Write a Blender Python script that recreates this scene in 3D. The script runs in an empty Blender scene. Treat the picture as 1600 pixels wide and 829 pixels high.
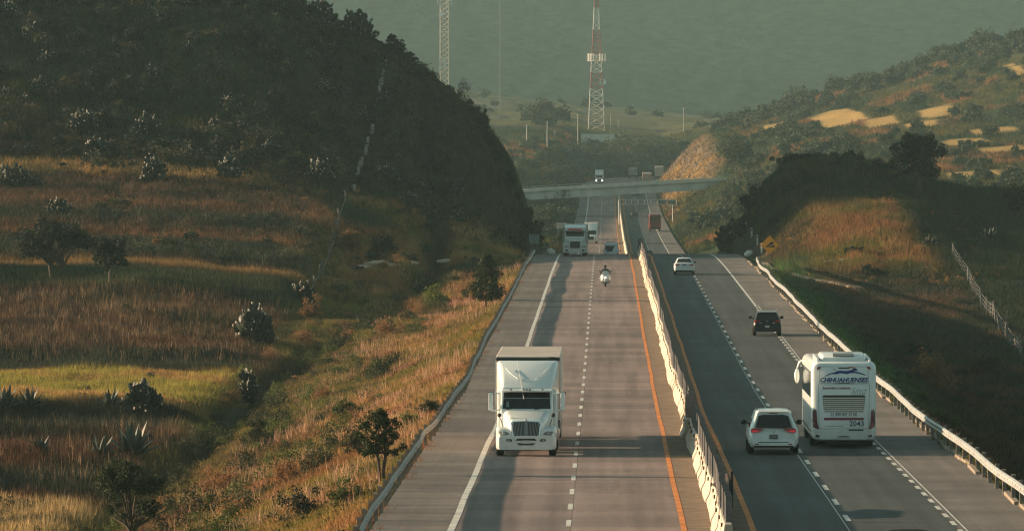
import bpy, bmesh, math, random
import numpy as np
from mathutils import Vector, Matrix

random.seed(7)
RNG = np.random.default_rng(7)
SC = bpy.context.scene
COL = SC.collection
R = math.radians
PI = math.pi

# ------------------------------------------------------------------ materials
MATS = {}

def _new(name):
    m = bpy.data.materials.new(name)
    m.use_nodes = True
    nt = m.node_tree
    return m, nt, nt.nodes['Principled BSDF']

def mat(name, col, rough=0.6, metal=0.0, noise=0.12, scale=6.0, spec=0.4, bump=0.0, coat=0.0, emit=None, dust=0.0):
    """plain surface with a little procedural unevenness of its own colour and gloss"""
    if name in MATS:
        return MATS[name]
    m, nt, p = _new(name)
    p.inputs['Roughness'].default_value = rough
    p.inputs['Metallic'].default_value = metal
    p.inputs['Specular IOR Level'].default_value = spec
    p.inputs['Coat Weight'].default_value = coat
    if noise > 0:
        tc = nt.nodes.new('ShaderNodeTexCoord')
        n = nt.nodes.new('ShaderNodeTexNoise')
        n.inputs['Scale'].default_value = scale
        n.inputs['Detail'].default_value = 5
        nt.links.new(tc.outputs['Object'], n.inputs['Vector'])
        r = nt.nodes.new('ShaderNodeValToRGB')
        r.color_ramp.elements[0].position = 0.3
        r.color_ramp.elements[1].position = 0.7
        r.color_ramp.elements[0].color = [c * (1 - noise) for c in col] + [1]
        r.color_ramp.elements[1].color = [min(1, c * (1 + noise)) for c in col] + [1]
        nt.links.new(n.outputs['Fac'], r.inputs['Fac'])
        if dust > 0:                         # road dirt thrown up over the lower panels
            n2 = nt.nodes.new('ShaderNodeTexNoise'); n2.inputs['Scale'].default_value = 3.5; n2.inputs['Detail'].default_value = 6
            nt.links.new(tc.outputs['Object'], n2.inputs['Vector'])
            sp = nt.nodes.new('ShaderNodeSeparateXYZ'); nt.links.new(tc.outputs['Object'], sp.inputs['Vector'])
            mr = nt.nodes.new('ShaderNodeMapRange'); mr.inputs['From Min'].default_value = 1.5; mr.inputs['From Max'].default_value = .25
            mr.inputs['To Min'].default_value = .12; mr.inputs['To Max'].default_value = 1.3
            nt.links.new(sp.outputs['Z'], mr.inputs['Value'])
            mu = nt.nodes.new('ShaderNodeMath'); mu.operation = 'MULTIPLY'; nt.links.new(mr.outputs['Result'], mu.inputs[0]); nt.links.new(n2.outputs['Fac'], mu.inputs[1])
            m2 = nt.nodes.new('ShaderNodeMath'); m2.operation = 'MULTIPLY'; m2.use_clamp = True; nt.links.new(mu.outputs[0], m2.inputs[0]); m2.inputs[1].default_value = dust
            mx = nt.nodes.new('ShaderNodeMix'); mx.data_type = 'RGBA'; nt.links.new(m2.outputs[0], mx.inputs['Factor'])
            nt.links.new(r.outputs['Color'], mx.inputs[6]); mx.inputs[7].default_value = (.23, .19, .15, 1)
            nt.links.new(mx.outputs[2], p.inputs['Base Color'])
        else:
            nt.links.new(r.outputs['Color'], p.inputs['Base Color'])
        if bump > 0:
            b = nt.nodes.new('ShaderNodeBump')
            b.inputs['Strength'].default_value = bump
            b.inputs['Distance'].default_value = 0.1
            nt.links.new(n.outputs['Fac'], b.inputs['Height'])
            nt.links.new(b.outputs['Normal'], p.inputs['Normal'])
    else:
        p.inputs['Base Color'].default_value = list(col) + [1]
    if emit:
        p.inputs['Emission Color'].default_value = list(emit[0]) + [1]
        p.inputs['Emission Strength'].default_value = emit[1]
    MATS[name] = m
    return m

def mat_leaf(name, col, trans=0.35, var=0.5, rough=0.7, scale=0.9, attr=False):
    """leaves: light and dark clumps by noise, some light through the leaf"""
    if name in MATS:
        return MATS[name]
    m, nt, p = _new(name)
    p.inputs['Roughness'].default_value = rough
    p.inputs['Specular IOR Level'].default_value = 0.25
    if attr:
        src = nt.nodes.new('ShaderNodeAttribute')
        src.attribute_name = 'Col'
        out = src.outputs['Color']
    else:
        tc = nt.nodes.new('ShaderNodeTexCoord')
        oi = nt.nodes.new('ShaderNodeObjectInfo')
        n = nt.nodes.new('ShaderNodeTexNoise')
        n.inputs['Scale'].default_value = scale
        n.inputs['Detail'].default_value = 4
        nt.links.new(tc.outputs['Object'], n.inputs['Vector'])
        r = nt.nodes.new('ShaderNodeValToRGB')
        r.color_ramp.elements[0].position = 0.32
        r.color_ramp.elements[1].position = 0.68
        r.color_ramp.elements[0].color = [c * (1 - var) for c in col] + [1]
        r.color_ramp.elements[1].color = [c * (1 + var) for c in col] + [1]
        nt.links.new(n.outputs['Fac'], r.inputs['Fac'])
        hv = nt.nodes.new('ShaderNodeHueSaturation')
        mr = nt.nodes.new('ShaderNodeMapRange')
        mr.inputs['To Min'].default_value = 0.7
        mr.inputs['To Max'].default_value = 1.3
        nt.links.new(oi.outputs['Random'], mr.inputs['Value'])
        nt.links.new(mr.outputs['Result'], hv.inputs['Value'])
        nt.links.new(r.outputs['Color'], hv.inputs['Color'])
        out = hv.outputs['Color']
    nt.links.new(out, p.inputs['Base Color'])
    tr = nt.nodes.new('ShaderNodeBsdfTranslucent')
    nt.links.new(out, tr.inputs['Color'])
    mx = nt.nodes.new('ShaderNodeMixShader')
    mx.inputs['Fac'].default_value = trans
    nt.links.new(p.outputs['BSDF'], mx.inputs[1])
    nt.links.new(tr.outputs['BSDF'], mx.inputs[2])
    nt.links.new(mx.outputs['Shader'], nt.nodes['Material Output'].inputs['Surface'])
    MATS[name] = m
    return m

# ------------------------------------------------------------------ mesh helper
class MB:
    def __init__(s):
        s.v = []; s.f = []; s.m = []
    def add(s, verts, faces, mi=0):
        b = len(s.v)
        s.v += [tuple(p) for p in verts]
        s.f += [tuple(b + i for i in f) for f in faces]
        s.m += [mi] * len(faces)
        return s
    def box(s, x0, x1, y0, y1, z0, z1, mi=0):
        v = [(x0,y0,z0),(x1,y0,z0),(x1,y1,z0),(x0,y1,z0),(x0,y0,z1),(x1,y0,z1),(x1,y1,z1),(x0,y1,z1)]
        return s.add(v, [(0,3,2,1),(4,5,6,7),(0,1,5,4),(1,2,6,5),(2,3,7,6),(3,0,4,7)], mi)
    def obox(s, c, size, rot=None, mi=0):
        M = rot if rot else Matrix.Identity(3)
        h = [d / 2 for d in size]
        v = []
        for z in (-1, 1):
            for (x, y) in ((-1,-1),(1,-1),(1,1),(-1,1)):
                v.append(Vector(c) + M @ Vector((x*h[0], y*h[1], z*h[2])))
        return s.add(v, [(0,3,2,1),(4,5,6,7),(0,1,5,4),(1,2,6,5),(2,3,7,6),(3,0,4,7)], mi)
    def prism(s, poly, axis, a0, a1, mi=0):
        """poly in the two other axes (in x,y,z order), extruded along axis"""
        n = len(poly)
        def pt(p, a):
            if axis == 'x': return (a, p[0], p[1])
            if axis == 'y': return (p[0], a, p[1])
            return (p[0], p[1], a)
        v = [pt(p, a0) for p in poly] + [pt(p, a1) for p in poly]
        f = [tuple(range(n))[::-1], tuple(range(n, 2*n))]
        f += [(i, (i+1) % n, n + (i+1) % n, n + i) for i in range(n)]
        return s.add(v, f, mi)
    def loft(s, rings, cap=True, mi=0, closed=True):
        n = len(rings[0])
        v = [p for r in rings for p in r]
        f = []
        for k in range(len(rings) - 1):
            for i in range(n if closed else n - 1):
                j = (i + 1) % n
                f.append((k*n+i, k*n+j, (k+1)*n+j, (k+1)*n+i))
        if cap:
            f.append(tuple(range(n))[::-1])
            f.append(tuple((len(rings)-1)*n + i for i in range(n)))
        return s.add(v, f, mi)
    def tube(s, pts, r, n=6, mi=0, cap=True):
        pts = [Vector(p) for p in pts]
        rs = r if isinstance(r, (list, tuple)) else [r] * len(pts)
        rings = []
        for i, p in enumerate(pts):
            d = (pts[min(i+1, len(pts)-1)] - pts[max(i-1, 0)]).normalized()
            a = d.cross(Vector((0,0,1)) if abs(d.z) < 0.9 else Vector((1,0,0))).normalized()
            b = d.cross(a)
            rings.append([p + (a*math.cos(2*PI*k/n) + b*math.sin(2*PI*k/n)) * rs[i] for k in range(n)])
        return s.loft(rings, cap, mi)
    def cyl(s, c, axis, r, h, n=20, mi=0, r2=None):
        d = {'x': Vector((1,0,0)), 'y': Vector((0,1,0)), 'z': Vector((0,0,1))}[axis]
        c = Vector(c)
        return s.tube([c - d*h/2, c + d*h/2], [r, r if r2 is None else r2], n, mi)
    def ell(s, c, rad, n=12, m=8, mi=0, rot=None):
        M = rot if rot else Matrix.Identity(3)
        v = []; f = []
        for i in range(1, m):
            t = PI * i / m
            for k in range(n):
                a = 2*PI*k/n
                v.append(Vector(c) + M @ Vector((rad[0]*math.sin(t)*math.cos(a), rad[1]*math.sin(t)*math.sin(a), rad[2]*math.cos(t))))
        top = len(v); v.append(Vector(c) + M @ Vector((0,0,rad[2])))
        bot = len(v); v.append(Vector(c) - M @ Vector((0,0,rad[2])))
        for i in range(m - 2):
            for k in range(n):
                f.append((i*n+k, (i+1)*n+k, (i+1)*n+(k+1) % n, i*n+(k+1) % n))
        for k in range(n):
            f.append((top, k, (k+1) % n))
            f.append((bot, (m-2)*n+(k+1) % n, (m-2)*n+k))
        return s.add(v, f, mi)
    def build(s, name, mats, parent=None, smooth=None, bevel=0.0, fix=True):
        me = bpy.data.meshes.new(name)
        me.from_pydata([tuple(p) for p in s.v], [], s.f)
        mats = mats if isinstance(mats, (list, tuple)) else [mats]
        for m in mats:
            me.materials.append(m)
        me.polygons.foreach_set('material_index', s.m)
        if fix:
            bm = bmesh.new(); bm.from_mesh(me)
            bmesh.ops.recalc_face_normals(bm, faces=bm.faces)
            bm.to_mesh(me); bm.free()
        if smooth is not None:
            me.polygons.foreach_set('use_smooth', [True] * len(me.polygons))
            me.set_sharp_from_angle(angle=R(smooth))
        o = bpy.data.objects.new(name, me)
        COL.objects.link(o)
        if parent is not None:
            o.parent = parent
        if bevel > 0:
            b = o.modifiers.new('bevel', 'BEVEL')
            b.width = bevel; b.segments = 2; b.limit_method = 'ANGLE'; b.angle_limit = R(35)
        return o

def np_mesh(name, verts, faces, mats, cols=None, smooth=False, parent=None):
    """large mesh from arrays; faces (n,3) or (n,4); cols per vertex"""
    me = bpy.data.meshes.new(name)
    nv, nf, k = len(verts), len(faces), faces.shape[1]
    me.vertices.add(nv)
    me.vertices.foreach_set('co', np.ascontiguousarray(verts, dtype=np.float32).ravel())
    me.loops.add(nf * k)
    me.loops.foreach_set('vertex_index', np.ascontiguousarray(faces, dtype=np.int32).ravel())
    me.polygons.add(nf)
    me.polygons.foreach_set('loop_start', np.arange(0, nf*k, k, dtype=np.int32))
    if smooth:
        me.polygons.foreach_set('use_smooth', np.ones(nf, dtype=bool))
    me.update(calc_edges=True)
    if cols is not None:
        a = me.color_attributes.new('Col', 'FLOAT_COLOR', 'POINT')
        c = np.ones((nv, 4), dtype=np.float32); c[:, :3] = cols
        a.data.foreach_set('color', c.ravel())
    for m in (mats if isinstance(mats, (list, tuple)) else [mats]):
        me.materials.append(m)
    o = bpy.data.objects.new(name, me)
    COL.objects.link(o)
    if parent is not None: o.parent = parent
    return o

def tag(o, label=None, cat=None, group=None, kind=None):
    if label: o['label'] = label
    if cat: o['category'] = cat
    if group: o['group'] = group
    if kind: o['kind'] = kind
    return o

def thing(name, label, cat, loc=(0,0,0), rz=0.0, group=None):
    o = bpy.data.objects.new(name, None)
    o.empty_display_size = 0.3
    COL.objects.link(o)
    o.location = loc; o.rotation_euler = (0, 0, rz)
    return tag(o, label, cat, group)

def dup(o, loc=None, rz=None, sc=None, label=None, group=None, parent=None):
    """copy of a thing with its parts and sub-parts; mesh data is shared"""
    c = o.copy(); COL.objects.link(c)
    if parent is not None:
        c.parent = parent
    for ch in list(o.children):
        dup(ch, parent=c)
    if loc is not None: c.location = loc
    if rz is not None: c.rotation_euler = (0, 0, rz)
    if sc is not None: c.scale = sc if isinstance(sc, (tuple, list)) else (sc, sc, sc)
    if label: c['label'] = label
    if group: c['group'] = group
    return c

# ------------------------------------------------------------------ noise
_PERM = np.random.default_rng(3).random(65536)
def vnoise(x, y, seed=0):
    xi = np.floor(x).astype(np.int64); yi = np.floor(y).astype(np.int64)
    fx = x - xi; fy = y - yi
    fx = fx*fx*(3-2*fx); fy = fy*fy*(3-2*fy)
    def h(a, b):
        return _PERM[(a*73856093 ^ b*19349663 ^ (seed*83492791 + 12345)) & 65535]
    return (h(xi,yi)*(1-fx)+h(xi+1,yi)*fx)*(1-fy) + (h(xi,yi+1)*(1-fx)+h(xi+1,yi+1)*fx)*fy
def fbm(x, y, oct=4, seed=0):
    t = 0; a = 0.5; s = 0
    for i in range(oct):
        t = t + a * vnoise(x*2**i, y*2**i, seed+i); s += a; a *= 0.5
    return t / s
def sstep(a, b, x):
    t = np.clip((x - a) / (b - a), 0, 1)
    return t*t*(3-2*t)
# ------------------------------------------------------------------ lie of the land
CAMX, CAMZ, F = -3.6, 11.4, 10000.0       # metres; F in pixels of the 1600 wide photograph
_RY = np.array([-200,   0, 200, 246, 335, 461, 600, 650, 690, 760, 850, 1000, 1100, 1250, 1370, 1585, 1732, 1900, 1960, 2050, 2200, 4000.])
_RZ = np.array([   0,   0,   0,-.15,-.30, .66,1.65,1.75,1.45,-.30,-3.0, -4.7, -4.9, -4.5, -3.9, -2.1,  1.0,  4.9,  6.0,  6.3,  4.5, 4.5])
_yy = np.arange(-200, 4000, 4.0)
_zz = np.interp(_yy, _RY, _RZ)
for _ in range(60):
    _zz[1:-1] = (_zz[:-2] + 2*_zz[1:-1] + _zz[2:]) / 4
def road_z(Y): return np.interp(Y, _yy, _zz)
def road_bend(Y):                           # the road leaves to the right after the far rise
    return np.maximum(0, np.asarray(Y, float) - 1850.0) ** 2 / 1500.0

XN_L = np.array([-11.6, -15, -20, -27, -32, -42, -60, -80, -110, -150, -200, -300, -500.])
LEFT = {   # heights left of the road; first entry is relative to the road
 -200: [-.3,-2,-4,-7,-7,-7,-7,-7,-7,-6,-4,0,0],
 180: [-.3,-1.9,-4.4,-6.8,-7,-7,-7,-7,-6,0,7,18,26],
 300: [-.3,-1.8,-4.2,-6.0,-6,-5.8,-5.5,-5,-3,6,13,24,34],
 370: [-.3,-1.7,-3.8,-5.2,-5,-4.8,-4.6,-4,-2,7,15,26,36],
 440: [-.3,-1.5,-3.1,-4.0,-3.5,-3.3,-3.2,-3,-2,4,11,24,36],
 500: [-.3,-1.1,-2.0,-2.3,-1.8,-1,-.8,-.5,1,8,16,30,40],
 540: [-.3,-.6,-1.2,-1.4,.2,1,1.2,1.5,3,10,18,32,44],
 600: [-.3,.8,1.0,2.2,4.5,5.5,6,7,9,15,22,36,50],
 640: [-.2,2.2,3.6,6.4,8,8.8,9.5,10.5,13,20,28,42,56],
 670: [-.2,6,9.5,13,15,17.5,19,20.5,24,32,38,50,60],
 700: [-.2,11,16.5,21,23.5,27,30,33,37,42,46,56,64],
 725: [-.2,12.5,18.6,23.4,26,29.6,34,38,43,48,52,60,66],
 770: [-.2,12.0,18.2,24,26.5,30.5,36,41,46,51,55,62,68],
 830: [-.2,9,16,22,25,29,34,39,44,49,52,60,66],
 900: [-.2,3,10,15,18,21,25,28,32,38,42,50,56],
 1000: [-.2,-4,-2,0,1,3,5,6,8,12,18,26,34],
 1200: [-.2,-4.3,-3.3,-2,-1,1,3,4,5,8,12,18,24],
 1560: [-.2,-1.4,.2,3,3.6,4.5,6,7,8,10,13,18,24],
 1750: [-.2,4,7.5,9.2,10,10.5,11,12,13,15,18,22,26],
 1900: [-.2,9,13.2,15.2,15.5,15.7,16,16,17,18,20,24,28],
 2050: [9,13,16.5,17.5,18,18.5,18.8,19,19,20,22,26,30],
 2130: [23,23.6,23.8,23.8,23.6,23.2,23,22.8,23,24,26,28,32],
 2400: [27.5,28,28.2,28.6,28.8,29,29.5,29.5,30,31,33,35,38],
 2900: [36.6,37,37.6,38.3,38.9,40,42,44,46,48,50,53,57],
 3400: [34,34,34,34,34,34,34,34,36,38,40,44,50]}
XN_R = np.array([10.7, 14, 18, 24, 32, 45, 70, 120, 180, 300, 500.])
RIGHT = {
 -200: [-.3,-2,-4,-6,-7,-7,-7,-7,-7,-7,-7],
 180: [-.3,-2,-4,-6,-7,-7,-7,-7,-7,-7,-7],
 320: [-.3,-2.3,-4.2,-5.6,-5.8,-5.6,-5,-5,-5,-5,-5],
 450: [-.3,-1.8,-3.4,-4.4,-4.2,-4,-3.6,-2,-2,-2,-2],
 550: [-.3,-.5,-1.2,-1.8,-1.8,-1.6,-1,1,1,1,1],
 600: [-.2,1.1,1.1,1.1,.6,.5,1,2,2,3,4],
 640: [-.2,3.0,5.2,5.8,3.5,2.0,2.4,4,5,6,7],
 690: [-.2,5.8,8.6,8.8,6.9,5.1,5.4,7,8,9,10],
 730: [-.2,6.6,10.6,10.8,9.0,7.2,7.4,9,10,11,12],
 780: [-.2,6,10.2,10.6,8.8,7,7,9,10,11,12],
 860: [-.2,3,8,9,7,5,5,7,8,9,10],
 1000: [-.2,-4,-2,-1,0,1,3,6,8,9,10],
 1200: [-.2,-4.4,-3,-1,1.6,3.6,6,8,10,12,14],
 1500: [-.2,-1.4,.6,3.2,8,13.2,17,22,26,30,34],
 1800: [-.2,6.6,11.5,17.2,19.0,21.6,27.5,42,52,58,62],
 2000: [8,12,16,20.0,22,25,33,48,58,66,70],
 2130: [20,20,20.5,21.5,23,25.5,34,48,58,66,70],
 2400: [26.5,26.4,26.3,26,26,26,31,44,56,64,70],
 2900: [34.8,34.4,33.9,33,32,30.4,30,38,50,60,70],
 3400: [32,32,31,30,29,28,27,34,46,58,68]}

_gy = np.concatenate([np.arange(-200, 150, 10.), np.arange(150, 1000, 2.), np.arange(1000, 3401, 8.)])
_gx = np.concatenate([np.arange(-500, -112, 12.), np.arange(-112, -12, 1.),
                      [-11.6, -10.9, -8, -4, 0, 4, 8, 10.2, 10.8], np.arange(12, 112, 1.), np.arange(112, 501, 12.)])

def _table(nodes, table, x):
    ys = np.array(sorted(table)); T = np.array([table[k] for k in ys], float)
    T[:, 0] += np.where(ys < 2040, road_z(ys), 0)
    # smooth along Y
    fy = np.arange(-200, 3401, 5.0)
    A = np.stack([np.interp(fy, ys, T[:, j]) for j in range(T.shape[1])], 1)
    for _ in range(14):
        A[1:-1] = (A[:-2] + 2*A[1:-1] + A[2:]) / 4
    return fy, A

_fyL, _AL = _table(XN_L, LEFT, None)
_fyR, _AR = _table(XN_R, RIGHT, None)

def _hermite(nodes, vals, x):
    """monotone cubic through nodes (ascending) for each row of vals"""
    h = np.diff(nodes); d = np.diff(vals, axis=1) / h
    m = np.zeros_like(vals)
    m[:, 1:-1] = np.where(d[:, :-1]*d[:, 1:] > 0, 2*d[:, :-1]*d[:, 1:]/(d[:, :-1]+d[:, 1:]+1e-9), 0)
    m[:, 0] = d[:, 0]; m[:, -1] = d[:, -1]
    i = np.clip(np.searchsorted(nodes, x) - 1, 0, len(nodes)-2)
    t = np.clip((x - nodes[i]) / h[i], 0, 1)
    v0, v1, m0, m1 = vals[:, i], vals[:, i+1], m[:, i]*h[i], m[:, i+1]*h[i]
    return v0*(2*t**3-3*t**2+1) + m0*(t**3-2*t**2+t) + v1*(-2*t**3+3*t**2) + m1*(t**3-t**2)

def _terrain():
    LX = XN_L[::-1]
    AL = np.stack([np.interp(_gy, _fyL, _AL[:, j]) for j in range(_AL.shape[1])], 1)[:, ::-1]
    AR = np.stack([np.interp(_gy, _fyR, _AR[:, j]) for j in range(_AR.shape[1])], 1)
    bend = road_bend(_gy)
    Z = np.zeros((len(_gy), len(_gx)))
    zl = _hermite(LX, AL, np.clip(_gx, -500, -11.6))
    zr = _hermite(XN_R, AR, np.clip(_gx, 10.7, 500))
    rz = road_z(_gy)[:, None]
    X = _gx[None, :]; Y = _gy[:, None]
    # between the two shoulders
    t = np.clip((X + 11.6) / 22.3, 0, 1)
    mid = zl*(1-t) + zr*t
    Z = np.where(X <= -11.6, zl, np.where(X >= 10.7, zr, mid))
    # terraces: each field ends in a bank towards the valley
    fld = sstep(-29, -32, X) * sstep(230, 300, Y) * (1 - sstep(600, 640, Y))
    wob = 6*fbm(X/9.0, Y/40.0, 2, 5) - 3
    for (yb, hgt) in ((312, .8), (345, .9), (392, 1.3), (458, .9), (526, .8), (562, .7), (596, .6)):
        yy = Y + wob
        Z = Z + fld * hgt * (sstep(yb-3, yb+3, yy) - sstep(yb-28, yb+40, yy))
    # rough ground
    away = sstep(11.5, 17, np.abs(X)) if True else 1
    n1 = fbm(X/6.0, Y/14.0, 4, 11) - .5
    n2 = fbm(X/22.0, Y/45.0, 3, 21) - .5
    Z = Z + sstep(12.5, 17, np.abs(X)) * (1-sstep(900, 1000, Y)) * .75*(fbm(X/2.6, Y/5.0, 3, 15) - .5)
    hill = sstep(625, 700, Y) * (1 - sstep(900, 1000, Y)) + sstep(1500, 1800, Y)*.8
    Z = Z + away * ((.5 + 1.1*hill) * n1 + (.8 + 2.2*hill) * n2)
    # unseen ridge added to the left, notched to shade and light the fields
    rp = np.interp(_gy, [-200, 180, 294, 304, 334, 342, 408, 416, 468, 478, 540, 568, 574, 584, 592, 625, 660, 800, 1000, 1100],
                   [17, 20, 23.6, 11, 11, 22.2, 23.2, 9, 9, 22.4, 24.6, 27.4, 18, 18, 26.6, 24.5, 29, 34, 14, 4])[:, None]
    rp = rp + 4.2*(fbm(X*0 + 3, Y/11.0, 4, 31) - .5)
    Z = np.where(X < -95, np.maximum(Z, -3 + (rp + 3) * np.exp(-((X+170)/30)**2)), Z)
    # the gully that comes down the hillside
    gx = np.interp(Y, [300, 370, 440, 500, 560, 600, 640, 690], [-27.5, -27, -26.8, -24, -20.5, -19.5, -20.5, -23.5])
    Z = Z - (.8 + .9*sstep(560,590,Y))*np.exp(-((X-gx)/1.2)**2) * sstep(240, 300, Y) * (1 - sstep(690, 730, Y)) * (1 + .6*(fbm(X/4, Y/9, 2, 41)-.5))
    # dirt heap with old shrubs on the embankment foot
    Z = Z + 1.0*np.exp(-((X+22)/2.5)**2 - ((Y-588)/10)**2)
    # road bed, also along the bend
    Xr = np.where(X - bend[:, None] < 0, X - bend[:, None], X - bend[:, None])
    k = 1 - sstep(10.9, 12.2, np.abs(Xr + .35))
    k = k * (1 - sstep(2040, 2075, Y))
    kb = np.where(Y > 1850, 1 - sstep(10.9, 26, np.abs(Xr)), k) * (1 - sstep(2040, 2090, Y))
    Z = Z*(1-kb) + (rz - .22)*kb
    return Z

TZ = _terrain()

def ground(x, y):
    x = np.asarray(x, float); y = np.asarray(y, float)
    i = np.clip(np.searchsorted(_gy, y) - 1, 0, len(_gy)-2)
    j = np.clip(np.searchsorted(_gx, x) - 1, 0, len(_gx)-2)
    ty = np.clip((y - _gy[i]) / (_gy[i+1]-_gy[i]), 0, 1)
    tx = np.clip((x - _gx[j]) / (_gx[j+1]-_gx[j]), 0, 1)
    return (TZ[i,j]*(1-tx)+TZ[i,j+1]*tx)*(1-ty) + (TZ[i+1,j]*(1-tx)+TZ[i+1,j+1]*tx)*ty

_march = np.concatenate([np.arange(180, 1000, .5), np.arange(1000, 3390, 2.0)])
def at(px, py, near=0):
    """where the sight line through a photograph pixel meets the land"""
    ys = _march[_march > near]
    xs = CAMX + (px - 947) * ys / F
    zs = CAMZ - (py - 250) * ys / F
    g = ground(xs, ys)
    hit = np.nonzero(g >= zs)[0]
    k = hit[0] if len(hit) else len(ys) - 1
    return Vector((float(xs[k]), float(ys[k]), float(g[k])))
def to_px(x, y, z):
    return 947 + F*(x-CAMX)/y, 250 - F*(z-CAMZ)/y

# ------------------------------------------------------------------ ground cover colours (plant colours by zone, field banks and gully darker)
C = {k: np.array(v) for k, v in dict(
    gold=(.36,.215,.075), straw=(.42,.29,.13), brown=(.125,.072,.040), rust=(.27,.125,.052), olive=(.135,.118,.032), lime=(.20,.17,.035),
    green=(.038,.054,.020), dark=(.024,.029,.017), pink=(.36,.17,.12), soil=(.15,.105,.07), farg=(.085,.10,.045), meadow=(.022,.036,.017)).items()}

TERRACES = []
def _terraces():
    for (xa, xb, ya, yb) in [(1200,1240,192,200),(1294,1358,170,192),(1360,1406,183,196),(1448,1502,165,182),(1524,1590,199,207),(1482,1545,217,225),(1540,1600,229,236),(1490,1570,267,276),(1590,1604,95,115),(1420,1470,190,198)]:
        p = at((xa+xb)/2, yb, 1000); q = at((xa+xb)/2, ya, 1000)
        k = p.y/F
        TERRACES.append((p.x-(xb-xa)/2*k, p.x+(xb-xa)/2*k, p.y, max(q.y, p.y+22)))
_terraces()

def cover(X, Y):
    """colour of the ground cover at each point, arrays in, (n,3) out"""
    X = np.asarray(X, float); Y = np.asarray(Y, float)
    n1 = fbm(X/5.0, Y/12.0, 4, 51); n2 = fbm(X/2.0, Y/5.0, 3, 61); n3 = fbm(X/14.0, Y/40.0, 3, 71)
    def mix(a, b, t): return a + (b - a) * t[..., None]
    base = np.broadcast_to(C['brown'], X.shape + (3,)).copy()
    # left embankment: gold with rust, pink plumes and olive
    emb = mix(np.broadcast_to(C['gold']*.88, base.shape), C['rust'], sstep(.46, .66, n1))
    emb = mix(emb, C['olive']*1.05, sstep(.44, .58, n3))
    emb = mix(emb, C['lime']*.9, sstep(.50, .62, fbm(X/3.0, Y/8.0, 3, 145)) * .8)
    emb = mix(emb, C['pink'], sstep(.60, .72, n2) * sstep(.42,.6, n1))
    emb = mix(emb, C['olive'], sstep(-20, -25, X) * sstep(.40, .55, n2))
    emb = mix(emb, C['lime'], sstep(-19, -24, X) * sstep(400, 430, Y) * (1 - sstep(500, 520, Y)) * sstep(.38, .52, n1))
    # fields
    fl = mix(np.broadcast_to(C['brown']*.85, base.shape), C['rust']*.6, sstep(.40, .62, n1))
    fl = mix(fl, C['olive']*.45, sstep(.60, .72, n3))
    n4 = fbm(X/1.6, Y/4.0, 3, 131); n5 = fbm(X/7.0, Y/9.0, 3, 141)
    fl = mix(fl, C['dark']*1.2, sstep(.57, .68, n4) * .7)
    fl = mix(fl, C['straw']*.8, sstep(.66, .74, n2) * .6)
    fl = fl * .50 * np.array([1.08, .95, .9])
    w = 8*(n3-.5) + 5*(n1-.5)
    def band(a, b): return sstep(a-2, a+2, Y+w) * (1 - sstep(b-2, b+2, Y+w))
    fl = mix(fl, C['straw'], band(280, 318)); fl = mix(fl, C['dark']*1.4, band(300, 306))
    fl = mix(fl, C['dark'], band(322, 345))
    fl = mix(fl, C['dark'], band(384, 397))
    fl = mix(fl, C['lime']*1.35, band(399, 446)); fl = mix(fl, C['gold']*1.1, band(399, 411)*sstep(.35,.5,n2)); fl = mix(fl, C['gold'], band(428,446)*sstep(.4,.6,n1))
    fl = mix(fl, C['dark']*1.2, band(446, 460))
    fl = mix(fl, C['green']*.9, band(528, 548)); fl = mix(fl, C['gold']*.65, band(551, 557)); fl = mix(fl, C['dark']*1.3, band(560, 580))
    fl = mix(fl, C['rust']*.5, band(580, 590)); fl = mix(fl, C['brown']*.7, band(592, 632)); fl = mix(fl, C['dark']*1.2, band(597, 606)); fl = mix(fl, C['rust']*.45, band(612, 618)); fl = mix(fl, C['gold'], band(636, 642) * sstep(-36,-40,X))
    n4 = fbm(X/1.6, Y/4.0, 3, 131); n5 = fbm(X/7.0, Y/9.0, 3, 141)
    emb = mix(emb, C['dark']*1.4, sstep(.60, .70, n4) * sstep(-14, -18, X) * .85)
    low = sstep(-17.5, -22.5, X + 5*(n5-.5))
    emb = mix(emb, mix(np.broadcast_to(C['olive'], base.shape), C['brown'], sstep(.42,.58,n5)), low * .85)
    emb = mix(emb, C['lime'], low * sstep(.54, .62, n5) * sstep(.42,.5,n3) * .9)
    left = mix(emb, fl, sstep(-27, -30.5, X + 3*(n1-.5)))
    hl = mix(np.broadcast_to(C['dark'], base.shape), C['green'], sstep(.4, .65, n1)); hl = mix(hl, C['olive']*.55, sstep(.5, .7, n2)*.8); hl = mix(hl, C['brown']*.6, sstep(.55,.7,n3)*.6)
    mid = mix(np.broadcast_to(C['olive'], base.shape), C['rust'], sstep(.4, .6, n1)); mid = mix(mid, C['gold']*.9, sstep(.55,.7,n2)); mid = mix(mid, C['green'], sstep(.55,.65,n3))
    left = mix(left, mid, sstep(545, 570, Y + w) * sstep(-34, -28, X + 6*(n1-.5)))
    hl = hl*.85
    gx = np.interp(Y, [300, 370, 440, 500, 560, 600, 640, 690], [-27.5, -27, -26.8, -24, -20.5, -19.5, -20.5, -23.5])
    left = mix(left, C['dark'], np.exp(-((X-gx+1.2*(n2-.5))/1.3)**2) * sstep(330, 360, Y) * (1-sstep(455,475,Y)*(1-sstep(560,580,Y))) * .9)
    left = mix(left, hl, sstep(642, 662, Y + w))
    # right side
    rt = mix(np.broadcast_to(C['dark']*1.2, base.shape), C['brown']*.75, sstep(.38, .58, n1)); rt = mix(rt, C['green']*.8, sstep(.5, .65, n3)*.6)
    q = 26*(fbm(X/5, Y/18, 3, 151)-.5); q2 = 9*(fbm(X/4, Y/9, 3, 161)-.5)
    gm = sstep(580, 604, Y + q) * (1 - sstep(650, 668, Y + q)) * sstep(13, 18, X + q2) * (1 - sstep(26, 31, X + q2))
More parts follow.
